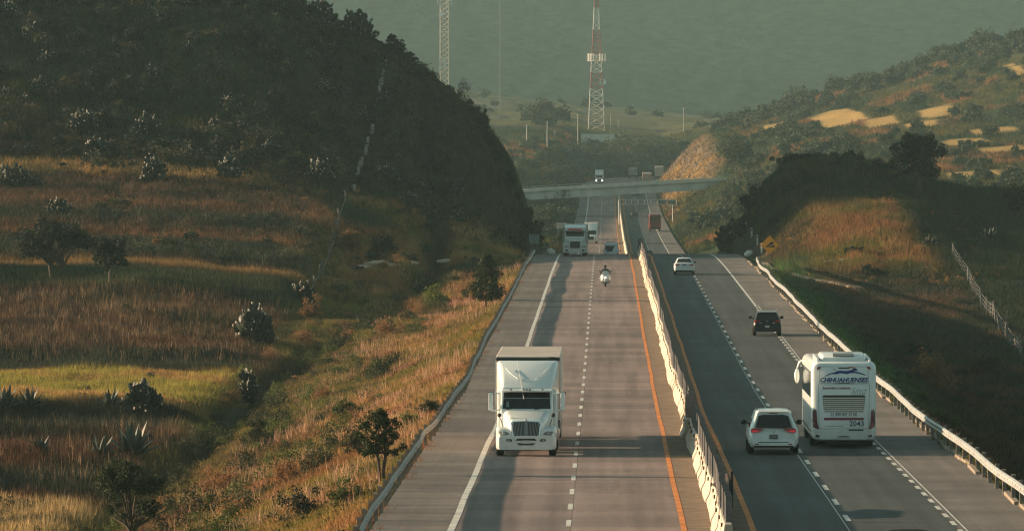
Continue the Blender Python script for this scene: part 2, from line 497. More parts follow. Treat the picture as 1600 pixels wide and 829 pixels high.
    gcol = mix(np.broadcast_to(C['gold']*.75, base.shape), C['rust'], sstep(.4,.6,n2)); gcol = mix(gcol, C['olive'], sstep(.52,.62,fbm(X/3,Y/7,3,171)))
    gcol = mix(gcol, C['lime']*.9, sstep(.56,.64,fbm(X/4,Y/6,2,177))*(1-sstep(612,628,Y))) * .80
    rt = mix(rt, gcol, gm)
    rt = mix(rt, C['brown']*.8, sstep(.55,.65,fbm(X/3,Y/10,3,181)) * (1-gm) * (1-sstep(640,660,Y)) * (1-sstep(24,27,X)) * .45)
    rt = mix(rt, np.array([.075,.140,.045]), (1 - sstep(13, 17, X + 3*(n1-.5))) * sstep(300, 380, Y) * (1 - sstep(600,620,Y)) * (.7+.3*sstep(.35,.55,n2)))
    rt = mix(rt, C['meadow'], sstep(26.5, 29, X + .02*(Y-600)) * sstep(440, 470, Y))
    rt = mix(rt, hl*1.3, sstep(660, 680, Y + w) * (1 - sstep(28, 33, X)))
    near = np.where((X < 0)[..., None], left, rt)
    # far land
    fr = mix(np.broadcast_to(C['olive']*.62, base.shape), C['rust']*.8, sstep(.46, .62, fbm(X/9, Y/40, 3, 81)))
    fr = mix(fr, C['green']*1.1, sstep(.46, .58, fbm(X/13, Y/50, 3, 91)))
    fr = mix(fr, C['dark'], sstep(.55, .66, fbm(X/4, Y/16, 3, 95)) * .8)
    for (x0, x1, y0, y1) in TERRACES:
        e = 1.6*(fbm(X/6, Y/14, 2, 103)-.5)
        fr = mix(fr, np.array([.52,.33,.115]), sstep(x0-.5, x0+.5, X+e) * (1-sstep(x1-.5, x1+.5, X+e)) * sstep(y0-4, y0+4, Y+6*e) * (1-sstep(y1-4, y1+4, Y+6*e)))
    cutx = X - road_bend(Y)
    fr = mix(fr, mix(np.broadcast_to(C['gold']*.9, base.shape), C['soil']*1.3, sstep(.4,.6,fbm(X/4, Y/16, 3, 99))), sstep(1580,1640,Y) * (1-sstep(1935,1985,Y)) * sstep(11,12.5,X) * (1-sstep(23,28,X+3*(n1-.5))))
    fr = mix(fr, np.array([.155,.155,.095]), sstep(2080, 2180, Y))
    for (ya, yb, kk, am) in ((2180,2230,'dark',.5),(2290,2330,'olive',.8),(2390,2430,'brown',.6),(2470,2500,'green',.7),(2590,2640,'soil',.5),(2740,2780,'green',.6),(2830,2900,'olive',.6)):
        yw = Y + .25*X + 14*(fbm(X/30, Y/60, 2, 191)-.5)
        fr = mix(fr, C[kk], sstep(ya-4, ya+4, yw)*(1-sstep(yb-4, yb+4, yw))*am)
    strip = sstep(.5, .56, fbm(X/90, Y/26 + X/120, 2, 111))
    fr = mix(fr, C['olive']*1.2, strip * sstep(2050, 2150, Y) * .8)
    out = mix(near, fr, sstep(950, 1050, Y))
    return out

def ground_material():
    m, nt, p = _new('ground_cover')
    p.inputs['Roughness'].default_value = .95
    p.inputs['Specular IOR Level'].default_value = .1
    a = nt.nodes.new('ShaderNodeAttribute'); a.attribute_name = 'Col'
    tc = nt.nodes.new('ShaderNodeTexCoord')
    n = nt.nodes.new('ShaderNodeTexNoise'); n.inputs['Scale'].default_value = 2.2; n.inputs['Detail'].default_value = 7; n.inputs['Roughness'].default_value = .7
    nt.links.new(tc.outputs['Object'], n.inputs['Vector'])
    r = nt.nodes.new('ShaderNodeMapRange'); r.inputs['From Min'].default_value = .3; r.inputs['From Max'].default_value = .7; r.inputs['To Min'].default_value = .5; r.inputs['To Max'].default_value = 1.4
    nt.links.new(n.outputs['Fac'], r.inputs['Value'])
    mul = nt.nodes.new('ShaderNodeVectorMath'); mul.operation = 'SCALE'
    nt.links.new(a.outputs['Color'], mul.inputs[0]); nt.links.new(r.outputs['Result'], mul.inputs['Scale'])
    nt.links.new(mul.outputs['Vector'], p.inputs['Base Color'])
    b = nt.nodes.new('ShaderNodeBump'); b.inputs['Strength'].default_value = .7; b.inputs['Distance'].default_value = .35
    nt.links.new(n.outputs['Fac'], b.inputs['Height']); nt.links.new(b.outputs['Normal'], p.inputs['Normal'])
    return m

def build_land():
    ny, nx = TZ.shape
    XX, YY = np.meshgrid(_gx, _gy)
    v = np.stack([XX, YY, TZ], -1).reshape(-1, 3)
    idx = np.arange(ny*nx).reshape(ny, nx)
    f = np.stack([idx[:-1,:-1], idx[:-1,1:], idx[1:,1:], idx[1:,:-1]], -1).reshape(-1, 4)
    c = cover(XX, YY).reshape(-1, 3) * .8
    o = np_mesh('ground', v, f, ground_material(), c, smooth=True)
    tag(o, 'rolling dry grassland cut through by the highway', None, None, 'structure'); del o['label']
    # far mountainside
    my = np.concatenate([np.arange(3300, 4140, 5.), np.arange(4140, 4700, 40.)]); mx = np.concatenate([np.arange(-760, -420, 20.), np.arange(-420, 320, 4.), np.arange(320, 661, 20.)])
    MX, MY = np.meshgrid(mx, my)
    t = np.clip((MY - 3330) / 850, 0, 1.2)
    z = 37 + 185*t**.92 + 16*(fbm(MX/300, MY/300, 1, 7)-.5)*np.clip(t*3, 0, 1) + 1.2*(fbm(MX/10, MY/12, 2, 13)-.5) + .9*(fbm(MX/4.6, MY/5.5, 2, 14)-.5) - .012*MX
    z = np.where(MY < 3345, z - 26, z - 5*(1-np.clip((MY-3345)/60, 0, 1)))
    z = np.where(MY > 4250, z - (MY-4250)*.3, z)
    idx = np.arange(MX.size).reshape(MX.shape)
    f = np.stack([idx[:-1,:-1], idx[:-1,1:], idx[1:,1:], idx[1:,:-1]], -1).reshape(-1, 4)
    m = mat('forest_slope', (.034,.060,.042), rough=1, noise=.30, scale=.13, spec=.05, bump=.15)
    m.node_tree.nodes['Bump'].inputs['Distance'].default_value = 6
    o = np_mesh('mountain', np.stack([MX, MY, z], -1).reshape(-1, 3), f, m, smooth=True)
    o['kind'] = 'structure'

build_land()

# ------------------------------------------------------------------ road
def strip(mb, x0, x1, y0, y1, lift, step=4.0, mi=0, wob=0.0):
    n = max(2, int(math.ceil((y1-y0)/step)) + 1)
    ys = np.linspace(y0, y1, n)
    zs = road_z(ys) + lift; bx = road_bend(ys)
    w = wob*(fbm(ys/23.0, ys*0+x0, 2, 17)-.5) if wob else ys*0
    v = []
    for y, z, b, q in zip(ys, zs, bx, w):
        v += [(x0+b+q, y, z), (x1+b+q, y, z)]
    mb.add(v, [(2*i, 2*i+1, 2*i+3, 2*i+2) for i in range(n-1)], mi)

def slab_material(name, c1, c2, joint, bw, bh, streak, patch):
    m, nt, p = _new(name)
    N = nt.nodes.new; L = nt.links.new
    tc = N('ShaderNodeTexCoord')
    mp = N('ShaderNodeMapping'); mp.inputs['Location'].default_value = (1.05, .3, 0)
    L(tc.outputs['Object'], mp.inputs['Vector'])
    br = N('ShaderNodeTexBrick'); br.offset = 0.0; br.squash = 1.0
    br.inputs['Scale'].default_value = 1; br.inputs['Brick Width'].default_value = bw; br.inputs['Row Height'].default_value = bh
    br.inputs['Mortar Size'].default_value = joint; br.inputs['Mortar Smooth'].default_value = .3
    br.inputs['Color1'].default_value = list(c1)+[1]; br.inputs['Color2'].default_value = list(c2)+[1]
    br.inputs['Mortar'].default_value = [c*.45 for c in c1]+[1]
    L(mp.outputs['Vector'], br.inputs['Vector'])
    def noise(scale, vec, det=4):
        q = N('ShaderNodeMapping'); q.inputs['Scale'].default_value = vec
        L(tc.outputs['Object'], q.inputs['Vector'])
        n = N('ShaderNodeTexNoise'); n.inputs['Scale'].default_value = scale; n.inputs['Detail'].default_value = det
        L(q.outputs['Vector'], n.inputs['Vector'])
        return n.outputs['Fac']
    def rng(f, a, b, lo, hi):
        r = N('ShaderNodeMapRange'); r.inputs['From Min'].default_value = a; r.inputs['From Max'].default_value = b
        r.inputs['To Min'].default_value = lo; r.inputs['To Max'].default_value = hi
        L(f, r.inputs['Value']); return r.outputs['Result']
    def scale(col, f):
        s = N('ShaderNodeVectorMath'); s.operation = 'SCALE'; L(col, s.inputs[0]); L(f, s.inputs['Scale']); return s.outputs['Vector']
    col = br.outputs['Color']
    col = scale(col, rng(noise(1.0, (1.4, .02, 1)), .35, .65, 1-streak, 1+streak))      # tyre lanes
    col = scale(col, rng(noise(1.0, (.08, .16, 1), 2), .38, .62, 1-patch, 1+patch))      # worn patches
    col = scale(col, rng(noise(5.0, (1, 1, 1), 6), .3, .7, .86, 1.14))
    vq = N('ShaderNodeMapping'); vq.inputs['Scale'].default_value = (.30, .12, 1); L(tc.outputs['Object'], vq.inputs['Vector'])
    wn = N('ShaderNodeTexNoise'); wn.inputs['Scale'].default_value = .6; wn.inputs['Detail'].default_value = 4; L(tc.outputs['Object'], wn.inputs['Vector'])
    ad = N('ShaderNodeVectorMath'); ad.operation = 'ADD'; L(vq.outputs['Vector'], ad.inputs[0]); L(wn.outputs['Color'], ad.inputs[1])
    vo = N('ShaderNodeTexVoronoi'); vo.feature = 'DISTANCE_TO_EDGE'; vo.inputs['Scale'].default_value = .55; L(ad.outputs['Vector'], vo.inputs['Vector'])
    crack = rng(vo.outputs['Distance'], .0, .010, .62, 1.0)
    gate = rng(noise(1.0, (.05, .03, 1), 2), .48, .54, 0, 1)
    cm = N('ShaderNodeMix'); cm.data_type = 'FLOAT'; L(gate, cm.inputs['Factor']); cm.inputs[2].default_value = 1.0; L(crack, cm.inputs[3])
    col = scale(col, cm.outputs[0])
    col = scale(col, rng(noise(1.0, (1.6, .10, 1), 6), .55, .72, 1.0, .80))               # oil and rubber stains
    L(col, p.inputs['Base Color'])
    p.inputs['Roughness'].default_value = .82
    p.inputs['Specular IOR Level'].default_value = .3
    return m

M_CONC = slab_material('concrete_paving', (.255,.184,.164), (.172,.130,.119), .022, 3.65, 5.0, .20, .13)
M_ASPH = slab_material('dark_paving', (.057,.063,.062), (.049,.056,.056), .010, 3.65, 20.0, .24, .12)
M_SHLD = slab_material('shoulder_paving', (.165,.140,.125), (.140,.122,.110), .006, 9.0, 5.0, .10, .2)
M_WHITE = mat('road_paint_white', (.62,.60,.55), .7, noise=.25, scale=1.5)
M_ORANGE = mat('road_paint_orange', (.62,.20,.035), .7, noise=.3, scale=1.2)
M_DIRT = mat('median_dirt', (.17,.115,.075), .95, noise=.35, scale=1.3, bump=.4)

END = 2075
def road():
    a = MB(); strip(a, -8.45, -1.15, -60, END, 0); a.build('road', M_CONC, fix=False)['kind'] = 'structure'
    a = MB(); strip(a, .95, 7.35, -60, END, 0); a.build('road', M_ASPH, fix=False)['kind'] = 'structure'
    a = MB(); strip(a, -10.9, -8.45, -60, END, 0); a.build('road_shoulder', M_SHLD, fix=False)['kind'] = 'structure'
    a = MB(); strip(a, 7.35, 10.2, -60, END, 0); a.build('road_shoulder', M_SHLD, fix=False)['kind'] = 'structure'
    a = MB(); strip(a, -1.15, .95, -60, END, 0); a.build('road_median', M_DIRT, fix=False)['kind'] = 'structure'
    w = MB()
    strip(w, -8.52, -8.30, -60, END, .006, wob=.12)
    strip(w, 7.30, 7.46, 470, 1960, .006)
    strip(w, 7.52, 7.58, -60, 470, .006)
    y = 150.0
    while y < 1990:
        strip(w, -4.86, -4.70, y, y+3.6, .006, 4); y += 10.0
    y = 153.0
    while y < 1990:
        strip(w, 4.02, 4.18, y, y+3.6, .006, 4); y += 10.0
    strip(w, 3.90, 3.93, -60, 330, .006); strip(w, 3.94, 3.965, 330, 560, .006)
    y = 150.0
    while y < 470:
        strip(w, 7.26, 7.42, y, y+2.2, .008, 4); y += 4.6
    w.build('road_marking_white', M_WHITE, fix=False)['kind'] = 'structure'
    o = MB(); strip(o, -1.28, -1.10, -60, 1900, .006, wob=.12); strip(o, .86, 1.04, -60, 1900, .006, wob=.2)
    o.build('road_marking_orange', M_ORANGE, fix=False)['kind'] = 'structure'
road()

# ------------------------------------------------------------------ camera, light, air
cam = bpy.data.cameras.new('camera'); co = bpy.data.objects.new('camera', cam); COL.objects.link(co)
co.location = (CAMX, 0, CAMZ); co.rotation_euler = (R(90), 0, 0)
cam.sensor_width = 36; cam.lens = 36*F/1600
cam.shift_x = (800-947)/1600; cam.shift_y = (250-414.5)/1600
cam.clip_start = 1; cam.clip_end = 20000
SC.camera = co

SUN_EL, SUN_AZ = 11.5, 9.0       # low in the west, a little beyond the camera
w = bpy.data.worlds.new('World'); SC.world = w; w.use_nodes = True
nt = w.node_tree; bg = nt.nodes['Background']
sky = nt.nodes.new('ShaderNodeTexSky'); sky.sky_type = 'NISHITA'; sky.sun_disc = False
sky.sun_elevation = R(SUN_EL); sky.sun_rotation = R(270 + SUN_AZ); sky.air_density = 1.0; sky.dust_density = 1.5
bw = nt.nodes.new('ShaderNodeRGBToBW'); nt.links.new(sky.outputs['Color'], bw.inputs['Color'])
tint = nt.nodes.new('ShaderNodeMix'); tint.data_type = 'RGBA'; tint.blend_type = 'MULTIPLY'; tint.inputs['Factor'].default_value = 1
nt.links.new(bw.outputs['Val'], tint.inputs[6]); tint.inputs[7].default_value = (.66, 1.0, .95, 1)      # thin milky evening overcast
mixs = nt.nodes.new('ShaderNodeMix'); mixs.data_type = 'RGBA'; mixs.inputs['Factor'].default_value = .86
nt.links.new(sky.outputs['Color'], mixs.inputs[6]); nt.links.new(tint.outputs[2], mixs.inputs[7])
nt.links.new(mixs.outputs[2], bg.inputs['Color']); bg.inputs['Strength'].default_value = .082
sl = bpy.data.lights.new('sun', 'SUN'); so = bpy.data.objects.new('sun', sl); COL.objects.link(so)
sl.energy = 5.0; sl.angle = R(.6); sl.color = (1.0, .70, .44)
d = Vector((math.cos(R(SUN_EL))*math.cos(R(SUN_AZ)), -math.cos(R(SUN_EL))*math.sin(R(SUN_AZ)), -math.sin(R(SUN_EL))))
so.rotation_euler = d.to_track_quat('-Z', 'Y').to_euler()
so.location = (-200, 300, 150)

def haze():
    b = MB(); b.box(-950, 850, -230, 6300, -16, 262)
    m = bpy.data.materials.new('air'); m.use_nodes = True
    nt = m.node_tree; nt.nodes.clear()
    out = nt.nodes.new('ShaderNodeOutputMaterial'); v = nt.nodes.new('ShaderNodeVolumePrincipled')
    v.inputs['Color'].default_value = (.325, .485, .50, 1); v.inputs['Density'].default_value = 1.3e-4; v.inputs['Anisotropy'].default_value = .1
    nt.links.new(v.outputs['Volume'], out.inputs['Volume'])
    o = b.build('haze', m); o['kind'] = 'stuff'
haze()

SC.view_settings.view_transform = 'Standard'; SC.view_settings.look = 'None'
SC.view_settings.exposure = 1.22; SC.view_settings.gamma = 1; SC.view_settings.use_curve_mapping = False
SC.cycles.use_denoising = True; SC.cycles.denoiser = 'OPENIMAGEDENOISE'; SC.cycles.denoising_input_passes = 'RGB_ALBEDO_NORMAL'; SC.cycles.pixel_filter_type = 'BLACKMAN_HARRIS'; SC.cycles.filter_width = 1.25
SC.cycles.max_bounces = 6; SC.cycles.diffuse_bounces = 2; SC.cycles.transparent_max_bounces = 6; SC.cycles.volume_bounces = 0
# ------------------------------------------------------------------ median barrier
M_BLOCK = mat('barrier_concrete', (.48,.41,.33), .85, noise=.25, scale=2.0, bump=.2)
M_SLAT = mat('slat_steel', (.13,.12,.12), .5, metal=.2, noise=.3, scale=3)
M_RUST = mat('rusty_steel', (.075,.040,.025), .8, noise=.4, scale=3)
M_GALV = mat('galvanised_steel', (.50,.49,.47), .42, metal=.45, noise=.25, scale=3)
M_POSTW = mat('post_wood', (.20,.165,.13), .9, noise=.3)
M_WHITEP = mat('white_painted_stone', (.66,.63,.58), .85, noise=.2, scale=4)
M_BLACK = mat('black_rubber', (.018,.018,.019), .8, noise=.3, scale=8)

def barrier_block(slats=True):
    prof = [(-.30,0),(-.30,.08),(-.17,.34),(-.115,.84),(.115,.84),(.17,.34),(.30,.08),(.30,0)]
    root = thing('barrier_block', 'cream concrete median barrier block with steel anti-glare slats on top', 'barrier', (0,0,0), 0, 'concrete median barrier blocks with slats')
    b = MB(); b.prism(prof, 'y', .03, 3.93); b.build('concrete_block', M_BLOCK, root, bevel=.025)
    for y in (1.0, 3.0):
        s = MB()
        s.obox((0.03, y, 1.24), (.21, .03, .80), Matrix.Rotation(R(24), 3, 'Z'))
        s.obox((0.0, y, .86), (.12, .10, .05))
        s.build('slat', M_SLAT, root)
    r = MB(); r.box(-.185, -.115, 1.9, 2.02, .66, .78); r.build('reflector', M_RUST, root)
    return root

def barrier_plain():
    prof = [(-.30,0),(-.30,.08),(-.17,.34),(-.115,.84),(.115,.84),(.17,.34),(.30,.08),(.30,0)]
    b = MB(); b.prism(prof, 'y', .03, 5.93)
    b.box(-.03, .03, 1.5, 1.54, .84, 1.5); b.box(-.03, .03, 4.5, 4.54, .84, 1.5)
    o = b.build('barrier_block', M_BLOCK)
    return tag(o, 'far concrete median barrier block in the valley beyond the crest', 'barrier', 'far median barrier blocks beyond the crest')

def barriers():
    proto = barrier_block(); y = 186.0; k = 0
    while y < 726:
        n = float(fbm(np.array(y/26.0), np.array(.5), 2, 3)) - .5
        n2 = float(fbm(np.array((y+4)/26.0), np.array(.5), 2, 3)) - .5
        jump = -.16 if 262 < y < 274 else (.06 if 274 < y < 284 else 0)
        x = .42*n + jump
        o = proto if k == 0 else dup(proto)
        o.location = (x, y, float(road_z(y)) + .002)
        o.rotation_euler = (math.atan2(float(road_z(y+4)-road_z(y)), 4), 0, -math.atan2(.42*(n2-n), 4) + random.uniform(-.012, .012))
        y += 4.0; k += 1
    far = barrier_plain(); y = 1062.0; k = 0
    while y < 1860:
        o = far if k == 0 else dup(far)
        o.location = (float(road_bend(y)), y, float(road_z(y))); o.rotation_euler = (math.atan2(float(road_z(y+6)-road_z(y)), 6), 0, 0)
        y += 6.0; k += 1
    # torn sheet of the screen, folded over the barrier
    root = thing('metal_sheet', 'rusty brown bent metal sheet slumped over the barrier beside dark post', 'metal sheet', (0,0,0))
    z = float(road_z(215))
    s = MB()
    a = [(-.16,209,z+.87),(.16,211,z+1.0),(.34,210,z+1.18),(.32,206,z+1.12),(.03,205,z+.90)]
    b = [(p[0]+.03,p[1],p[2]+.03) for p in a]
    s.add(a+b, [(0,1,2,3,4),(9,8,7,6,5)] + [(i,(i+1)%5,5+(i+1)%5,5+i) for i in range(5)])
    s.build('bent_panel', mat('dark_rust', (.035,.020,.014), .8, noise=.4, scale=3), root)
    p = MB(); p.box(.30,.38,203.0,203.12,z+.3,z+1.35); p.box(.42,.49,206,206.1,z+.3,z+1.45); p.build('post', M_BLACK, root)
barriers()

# ------------------------------------------------------------------ guardrails
def w_profile(side):
    """w-beam, closed thin section in (x,z); corrugation faces the road"""
    c = [(0,-.155),(.03,-.14),(.075,-.10),(.075,-.055),(.02,-.02),(.02,.02),(.075,.055),(.075,.10),(.03,.14),(0,.155)]
    out = [(x*side, z) for x, z in c] + [((x-.012)*side, z) for x, z in reversed(c)]
    return out

def guardrail(name, label, pts_fn, y0, y1, spacing, side, post_mat, bolts, zr=.60, rail_mat=None, k=1.0):
    root = thing(name, label, 'guardrail', (pts_fn(y0)[0], y0, float(ground(pts_fn(y0)[0], y0))))
    L = Vector(root.location)
    prof = [(a*k, c*k) for a, c in w_profile(side)]
    ys = np.arange(y0, y1, 2.0)
    def base(y):
        x, dz = pts_fn(y)
        return x, float(road_z(y)) + dz
    rings = []
    for y in ys:
        x, z = base(y)
        rings.append([(x+px-L.x, y-L.y, z+zr+pz-L.z) for px, pz in prof])
    b = MB(); b.loft(rings); b.build('rail', rail_mat or M_GALV, root, smooth=40)
    y = y0 + .5
    first = None
    while y < y1 - .3:
        x, z = base(y)
        if first is None:
            p = MB(); p.box(-.07,.07,-.09,.09,-.45,zr+.2); p.box(.05*side if side>0 else -.10, .10 if side>0 else .05*side, -.07,.07, zr-.17, zr+.13)
            first = p.build('post', post_mat, root); o = first
        else:
            o = first.copy(); COL.objects.link(o); o.parent = root
        o.location = (x - .13*side - L.x, y-L.y, z-L.z)
        o.rotation_euler = (random.uniform(-.05,.05), random.uniform(-.05,.05), 0)
        y += spacing
    if bolts:
        bm = MB(); y = y0 + .4
        while y < y1:
            x, z = base(y)
            bm.box(x+.018*side-.008-L.x, x+.018*side+.012-L.x, y-.09-L.y, y+.09-L.y, z+zr-.05-L.z, z+zr+.03-L.z)
            y += 1.3
        bm.build('bolt_slots', M_BLACK, root)
    return root

def left_line(y):
    n = float(fbm(np.array(y/30.0), np.array(2.5), 3, 8)) - .5
    return -10.72 + n*.42, .06 + .10*(float(fbm(np.array(y/16.0), np.array(7.5), 2, 9)) - .5)
def right_line(y):
    n = float(fbm(np.array(y/34.0), np.array(4.5), 3, 18)) - .5
    flare = 1.2*max(0, (y-560)/40.0)**2
    return 10.02 + n*.5 + flare*.5, .10 + .12*(float(fbm(np.array(y/17.0), np.array(9.5), 2, 19)) - .5)
guardrail('guardrail', 'dull grey steel guardrail along the left edge of the concrete road above the golden bank', left_line, 184, 640, 4.7, 1, M_POSTW, False, rail_mat=mat('weathered_steel', (.25,.24,.23), .5, metal=.35, noise=.35, scale=2), k=.82)
guardrail('guardrail', 'sunlit white steel guardrail with dark slots along the right edge of the road', right_line, 190, 596, 4.2, -1, M_POSTW, True)

def kerbs():
    for X, side in ((10.12, 'r'),):
        b = MB(); y = 190.0; r = random.Random(5 if side == 'l' else 6)
        while y < 620:
            l = r.uniform(4, 9)
            if r.random() < (.72 if side == 'r' else .35):
                z = float(road_z(y)); x = X + r.uniform(-.08, .08)
                b.obox((x, y+l/2, z+(.0 if side == 'r' else -.05)), (r.uniform(.16,.24), l, .2), Matrix.Rotation(r.uniform(-.03,.03), 3, 'Z'))
            y += l + r.uniform(.1, 1.2)
        o = b.build('kerb', mat('kerb_concrete', (.24,.19,.145), .9, noise=.4, scale=1.5, bump=.3), bevel=.03); o['kind'] = 'structure'
kerbs()

def drain():
    pts = [(1192,412),(1200,420),(1230,427),(1262,437),(1300,443),(1345,452)]
    b = MB(); rings = []
    P = [at(*p) for p in pts]
    for i, p in enumerate(P):
        d = (P[min(i+1,len(P)-1)] - P[max(i-1,0)]); d.z = 0; d.normalize(); n = Vector((-d.y, d.x, 0))
        z = p.z + .12
        rings.append([(p + n*.45 + Vector((0,0,z-p.z-.5)))[:], (p + n*.45 + Vector((0,0,.16)))[:], (p - n*.45 + Vector((0,0,.16)))[:], (p - n*.45 + Vector((0,0,-.5)))[:]])
    b.loft(rings); o = b.build('kerb', MATS['kerb_concrete'], bevel=.03); o['kind'] = 'structure'
drain()

# ------------------------------------------------------------------ signs, posts, stones
def warning_sign():
    x, y = 12.35, 622.0; z = float(ground(x, y))
    root = thing('warning_sign', 'orange yellow diamond warning sign with black steep hill symbol on thin post', 'road sign', (x, y, z))
    zc = 3.15 - z
    b = MB(); h = .93; b.prism([(0,zc-h),(h,zc),(0,zc+h),(-h,zc)], 'y', -.02, .02)
    b.build('sign_plate', mat('sign_yellow', (.95,.35,.012), .5, noise=.08), root, bevel=.015)
    k = MB(); h2 = .89; h1 = .845
    o4 = [(0,zc-h2),(h2,zc),(0,zc+h2),(-h2,zc)]; i4 = [(0,zc-h1),(h1,zc),(0,zc+h1),(-h1,zc)]
    k.add([(p[0],-.0235,p[1]) for p in o4+i4], [(i,(i+1)%4,4+(i+1)%4,4+i) for i in range(4)])
    k.build('border', MATS['black_rubber'], root, fix=False)
    s = MB()
    def pl(pts): s.add([(px,-.0235,zc+pz) for px,pz in pts], [tuple(range(len(pts)))])
    pl([(-.46,-.19),(.44,-.23),(.44,-.02)])                       # the slope
    pl([(-.42,-.10),(.10,.06),(.14,.00),(-.36,-.16)])             # underside of the lorry
    pl([(-.22,.02),(-.30,-.06),(-.08,.0),(-.06,.12),(-.16,.10)])   # cab
    pl([(-.02,.02),(.34,.14),(.26,.36),(-.08,.22)])                # load
    for cx, cz in ((-.22,-.05),(.06,.03),(.24,.08)):
        pl([(cx+.065*math.cos(a*PI/6), cz+.065*math.sin(a*PI/6)) for a in range(12)])
    s.build('lorry_symbol', MATS['black_rubber'], root, fix=False)
    p = MB(); p.box(-.045,.045,.03,.12,-.4,zc+.6); p.build('post', mat('sign_post_steel', (.16,.15,.14), .6, metal=.4), root)
warning_sign()

def marker_posts():
    first = None
    for (X, Y) in ((12.0,641),(12.1,664),(12.1,690),(12.2,722),(12.2,756)):
        z = max(float(ground(X, Y)), float(road_z(Y)))
        if first is None:
            root = thing('marker_post', 'thin white roadside marker post below the dark cut slope near the diamond sign', 'marker post', (X,Y,z), 0, 'white marker posts beyond the guardrail end')
            b = MB(); b.prism([(-.07,-.05),(.07,-.05),(.09,.05),(-.09,.05)], 'z', -.3, 1.0); b.build('shaft', M_WHITEP, root)
            b = MB(); b.box(-.075,.075,-.056,-.05,.72,.86); b.build('reflector', M_BLACK, root)
            first = root
        else:
            dup(first, (X,Y,z), random.uniform(-.2,.2))
marker_posts()

def boulder(loc, r, label, m=None):
    b = MB(); b.ell((0,0,r*.35), (r, r*.8, r*.8), 12, 8)
    rnd = random.Random(int(loc[0]*10))
    b.v = [(x*(1+rnd.uniform(-.14,.14)), y*(1+rnd.uniform(-.14,.14)), z*(1+rnd.uniform(-.14,.14))) for x,y,z in b.v]
    o = b.build('boulder', m or M_WHITEP, smooth=35); o.location = loc
    return tag(o, label, 'boulder')
boulder((11.05, 655, float(road_z(655))-.05), .5, 'white painted round boulder at the crest edge near the marker posts')
boulder((-9.7, 700, float(road_z(700))+.02), .55, 'white pointed rock on the left shoulder just before the crest truck')
M_PALE = mat('pale_rock', (.42,.33,.24), .9, noise=.3, scale=3, bump=.3)
for i, (px, py, r) in enumerate([(592,416,.7),(610,418,.55),(566,421,.6),(640,413,.5),(700,412,.6)]):
    p = at(px, py); o = boulder(p, r, 'flat pale rock lying in the dry grass at the foot of the dark hill', M_PALE); o['group'] = 'pale rocks in the grass below the hill'; o.scale = (1.9,1,.6)
for i, (px, py, r) in enumerate([(1300,412,.55),(1322,409,.5)]):
    p = at(px, py); o = boulder(p, r, 'flat pale rock in the lime patch of the golden mound', M_PALE); o['group'] = 'pale rocks on the golden mound'; o.scale = (1.9,1,.5)
p = at(626, 709); boulder(p, .14, 'small white stone in the grass beside the left guardrail')

def sign_board():
    x, y = -11.9, 1200.0; z = float(ground(x, y))
    root = thing('sign_board', 'small white rectangular board behind the grey truck at the crest', 'road sign', (x,y,z))
    b = MB(); zt = -.35 - z; b.box(-.98,.98,-.03,.03,zt-1.05,zt); b.build('board', mat('board_cream', (.50,.45,.38), .6, noise=.15, scale=3), root, bevel=.02)
    f = MB()
    for zz in (zt-.30, zt-.72): f.box(-.7,.7,-.034,-.03,zz-.05,zz+.05)
    f.box(-.9,-.86,-.034,-.03,zt-1,zt-.05)
    f.build('faded_bars', mat('board_faded', (.38,.26,.22), .7), root)
    for s in (-.7,.7):
        p = MB(); p.box(s-.06,s+.06,.035,.14,-.5,zt-.1); p.build('post', M_GALV, root)
sign_board()

def cut_box():
    x, y = -11.35, 690.0; z = float(road_z(y))
    root = thing('kiosk', 'small grey glazed roadside box under the overhanging bush at the cut', 'kiosk', (x,y,z))
    z0 = 1.1
    b = MB(); b.box(-.55,.55,-.4,.4,z0-1.2,z0); b.build('base', mat('kiosk_base', (.10,.095,.085), .85, noise=.3), root, bevel=.02)
    b = MB(); b.box(-.50,.50,-.35,.35,z0,z0+.95); b.build('glazing', mat('kiosk_glass', (.22,.27,.27), .25, noise=.15, scale=2), root)
    for px in (-.5,-.22,.5):
        p = MB(); p.box(px-.04,px+.04,-.40,-.352,z0,z0+1.0); p.build('frame_post', mat('kiosk_frame', (.42,.42,.40), .6), root)
    r = MB(); r.box(-.6,.6,-.45,.45,z0+1.0,z0+1.1); r.build('roof', MATS['kiosk_base'], root)
cut_box()

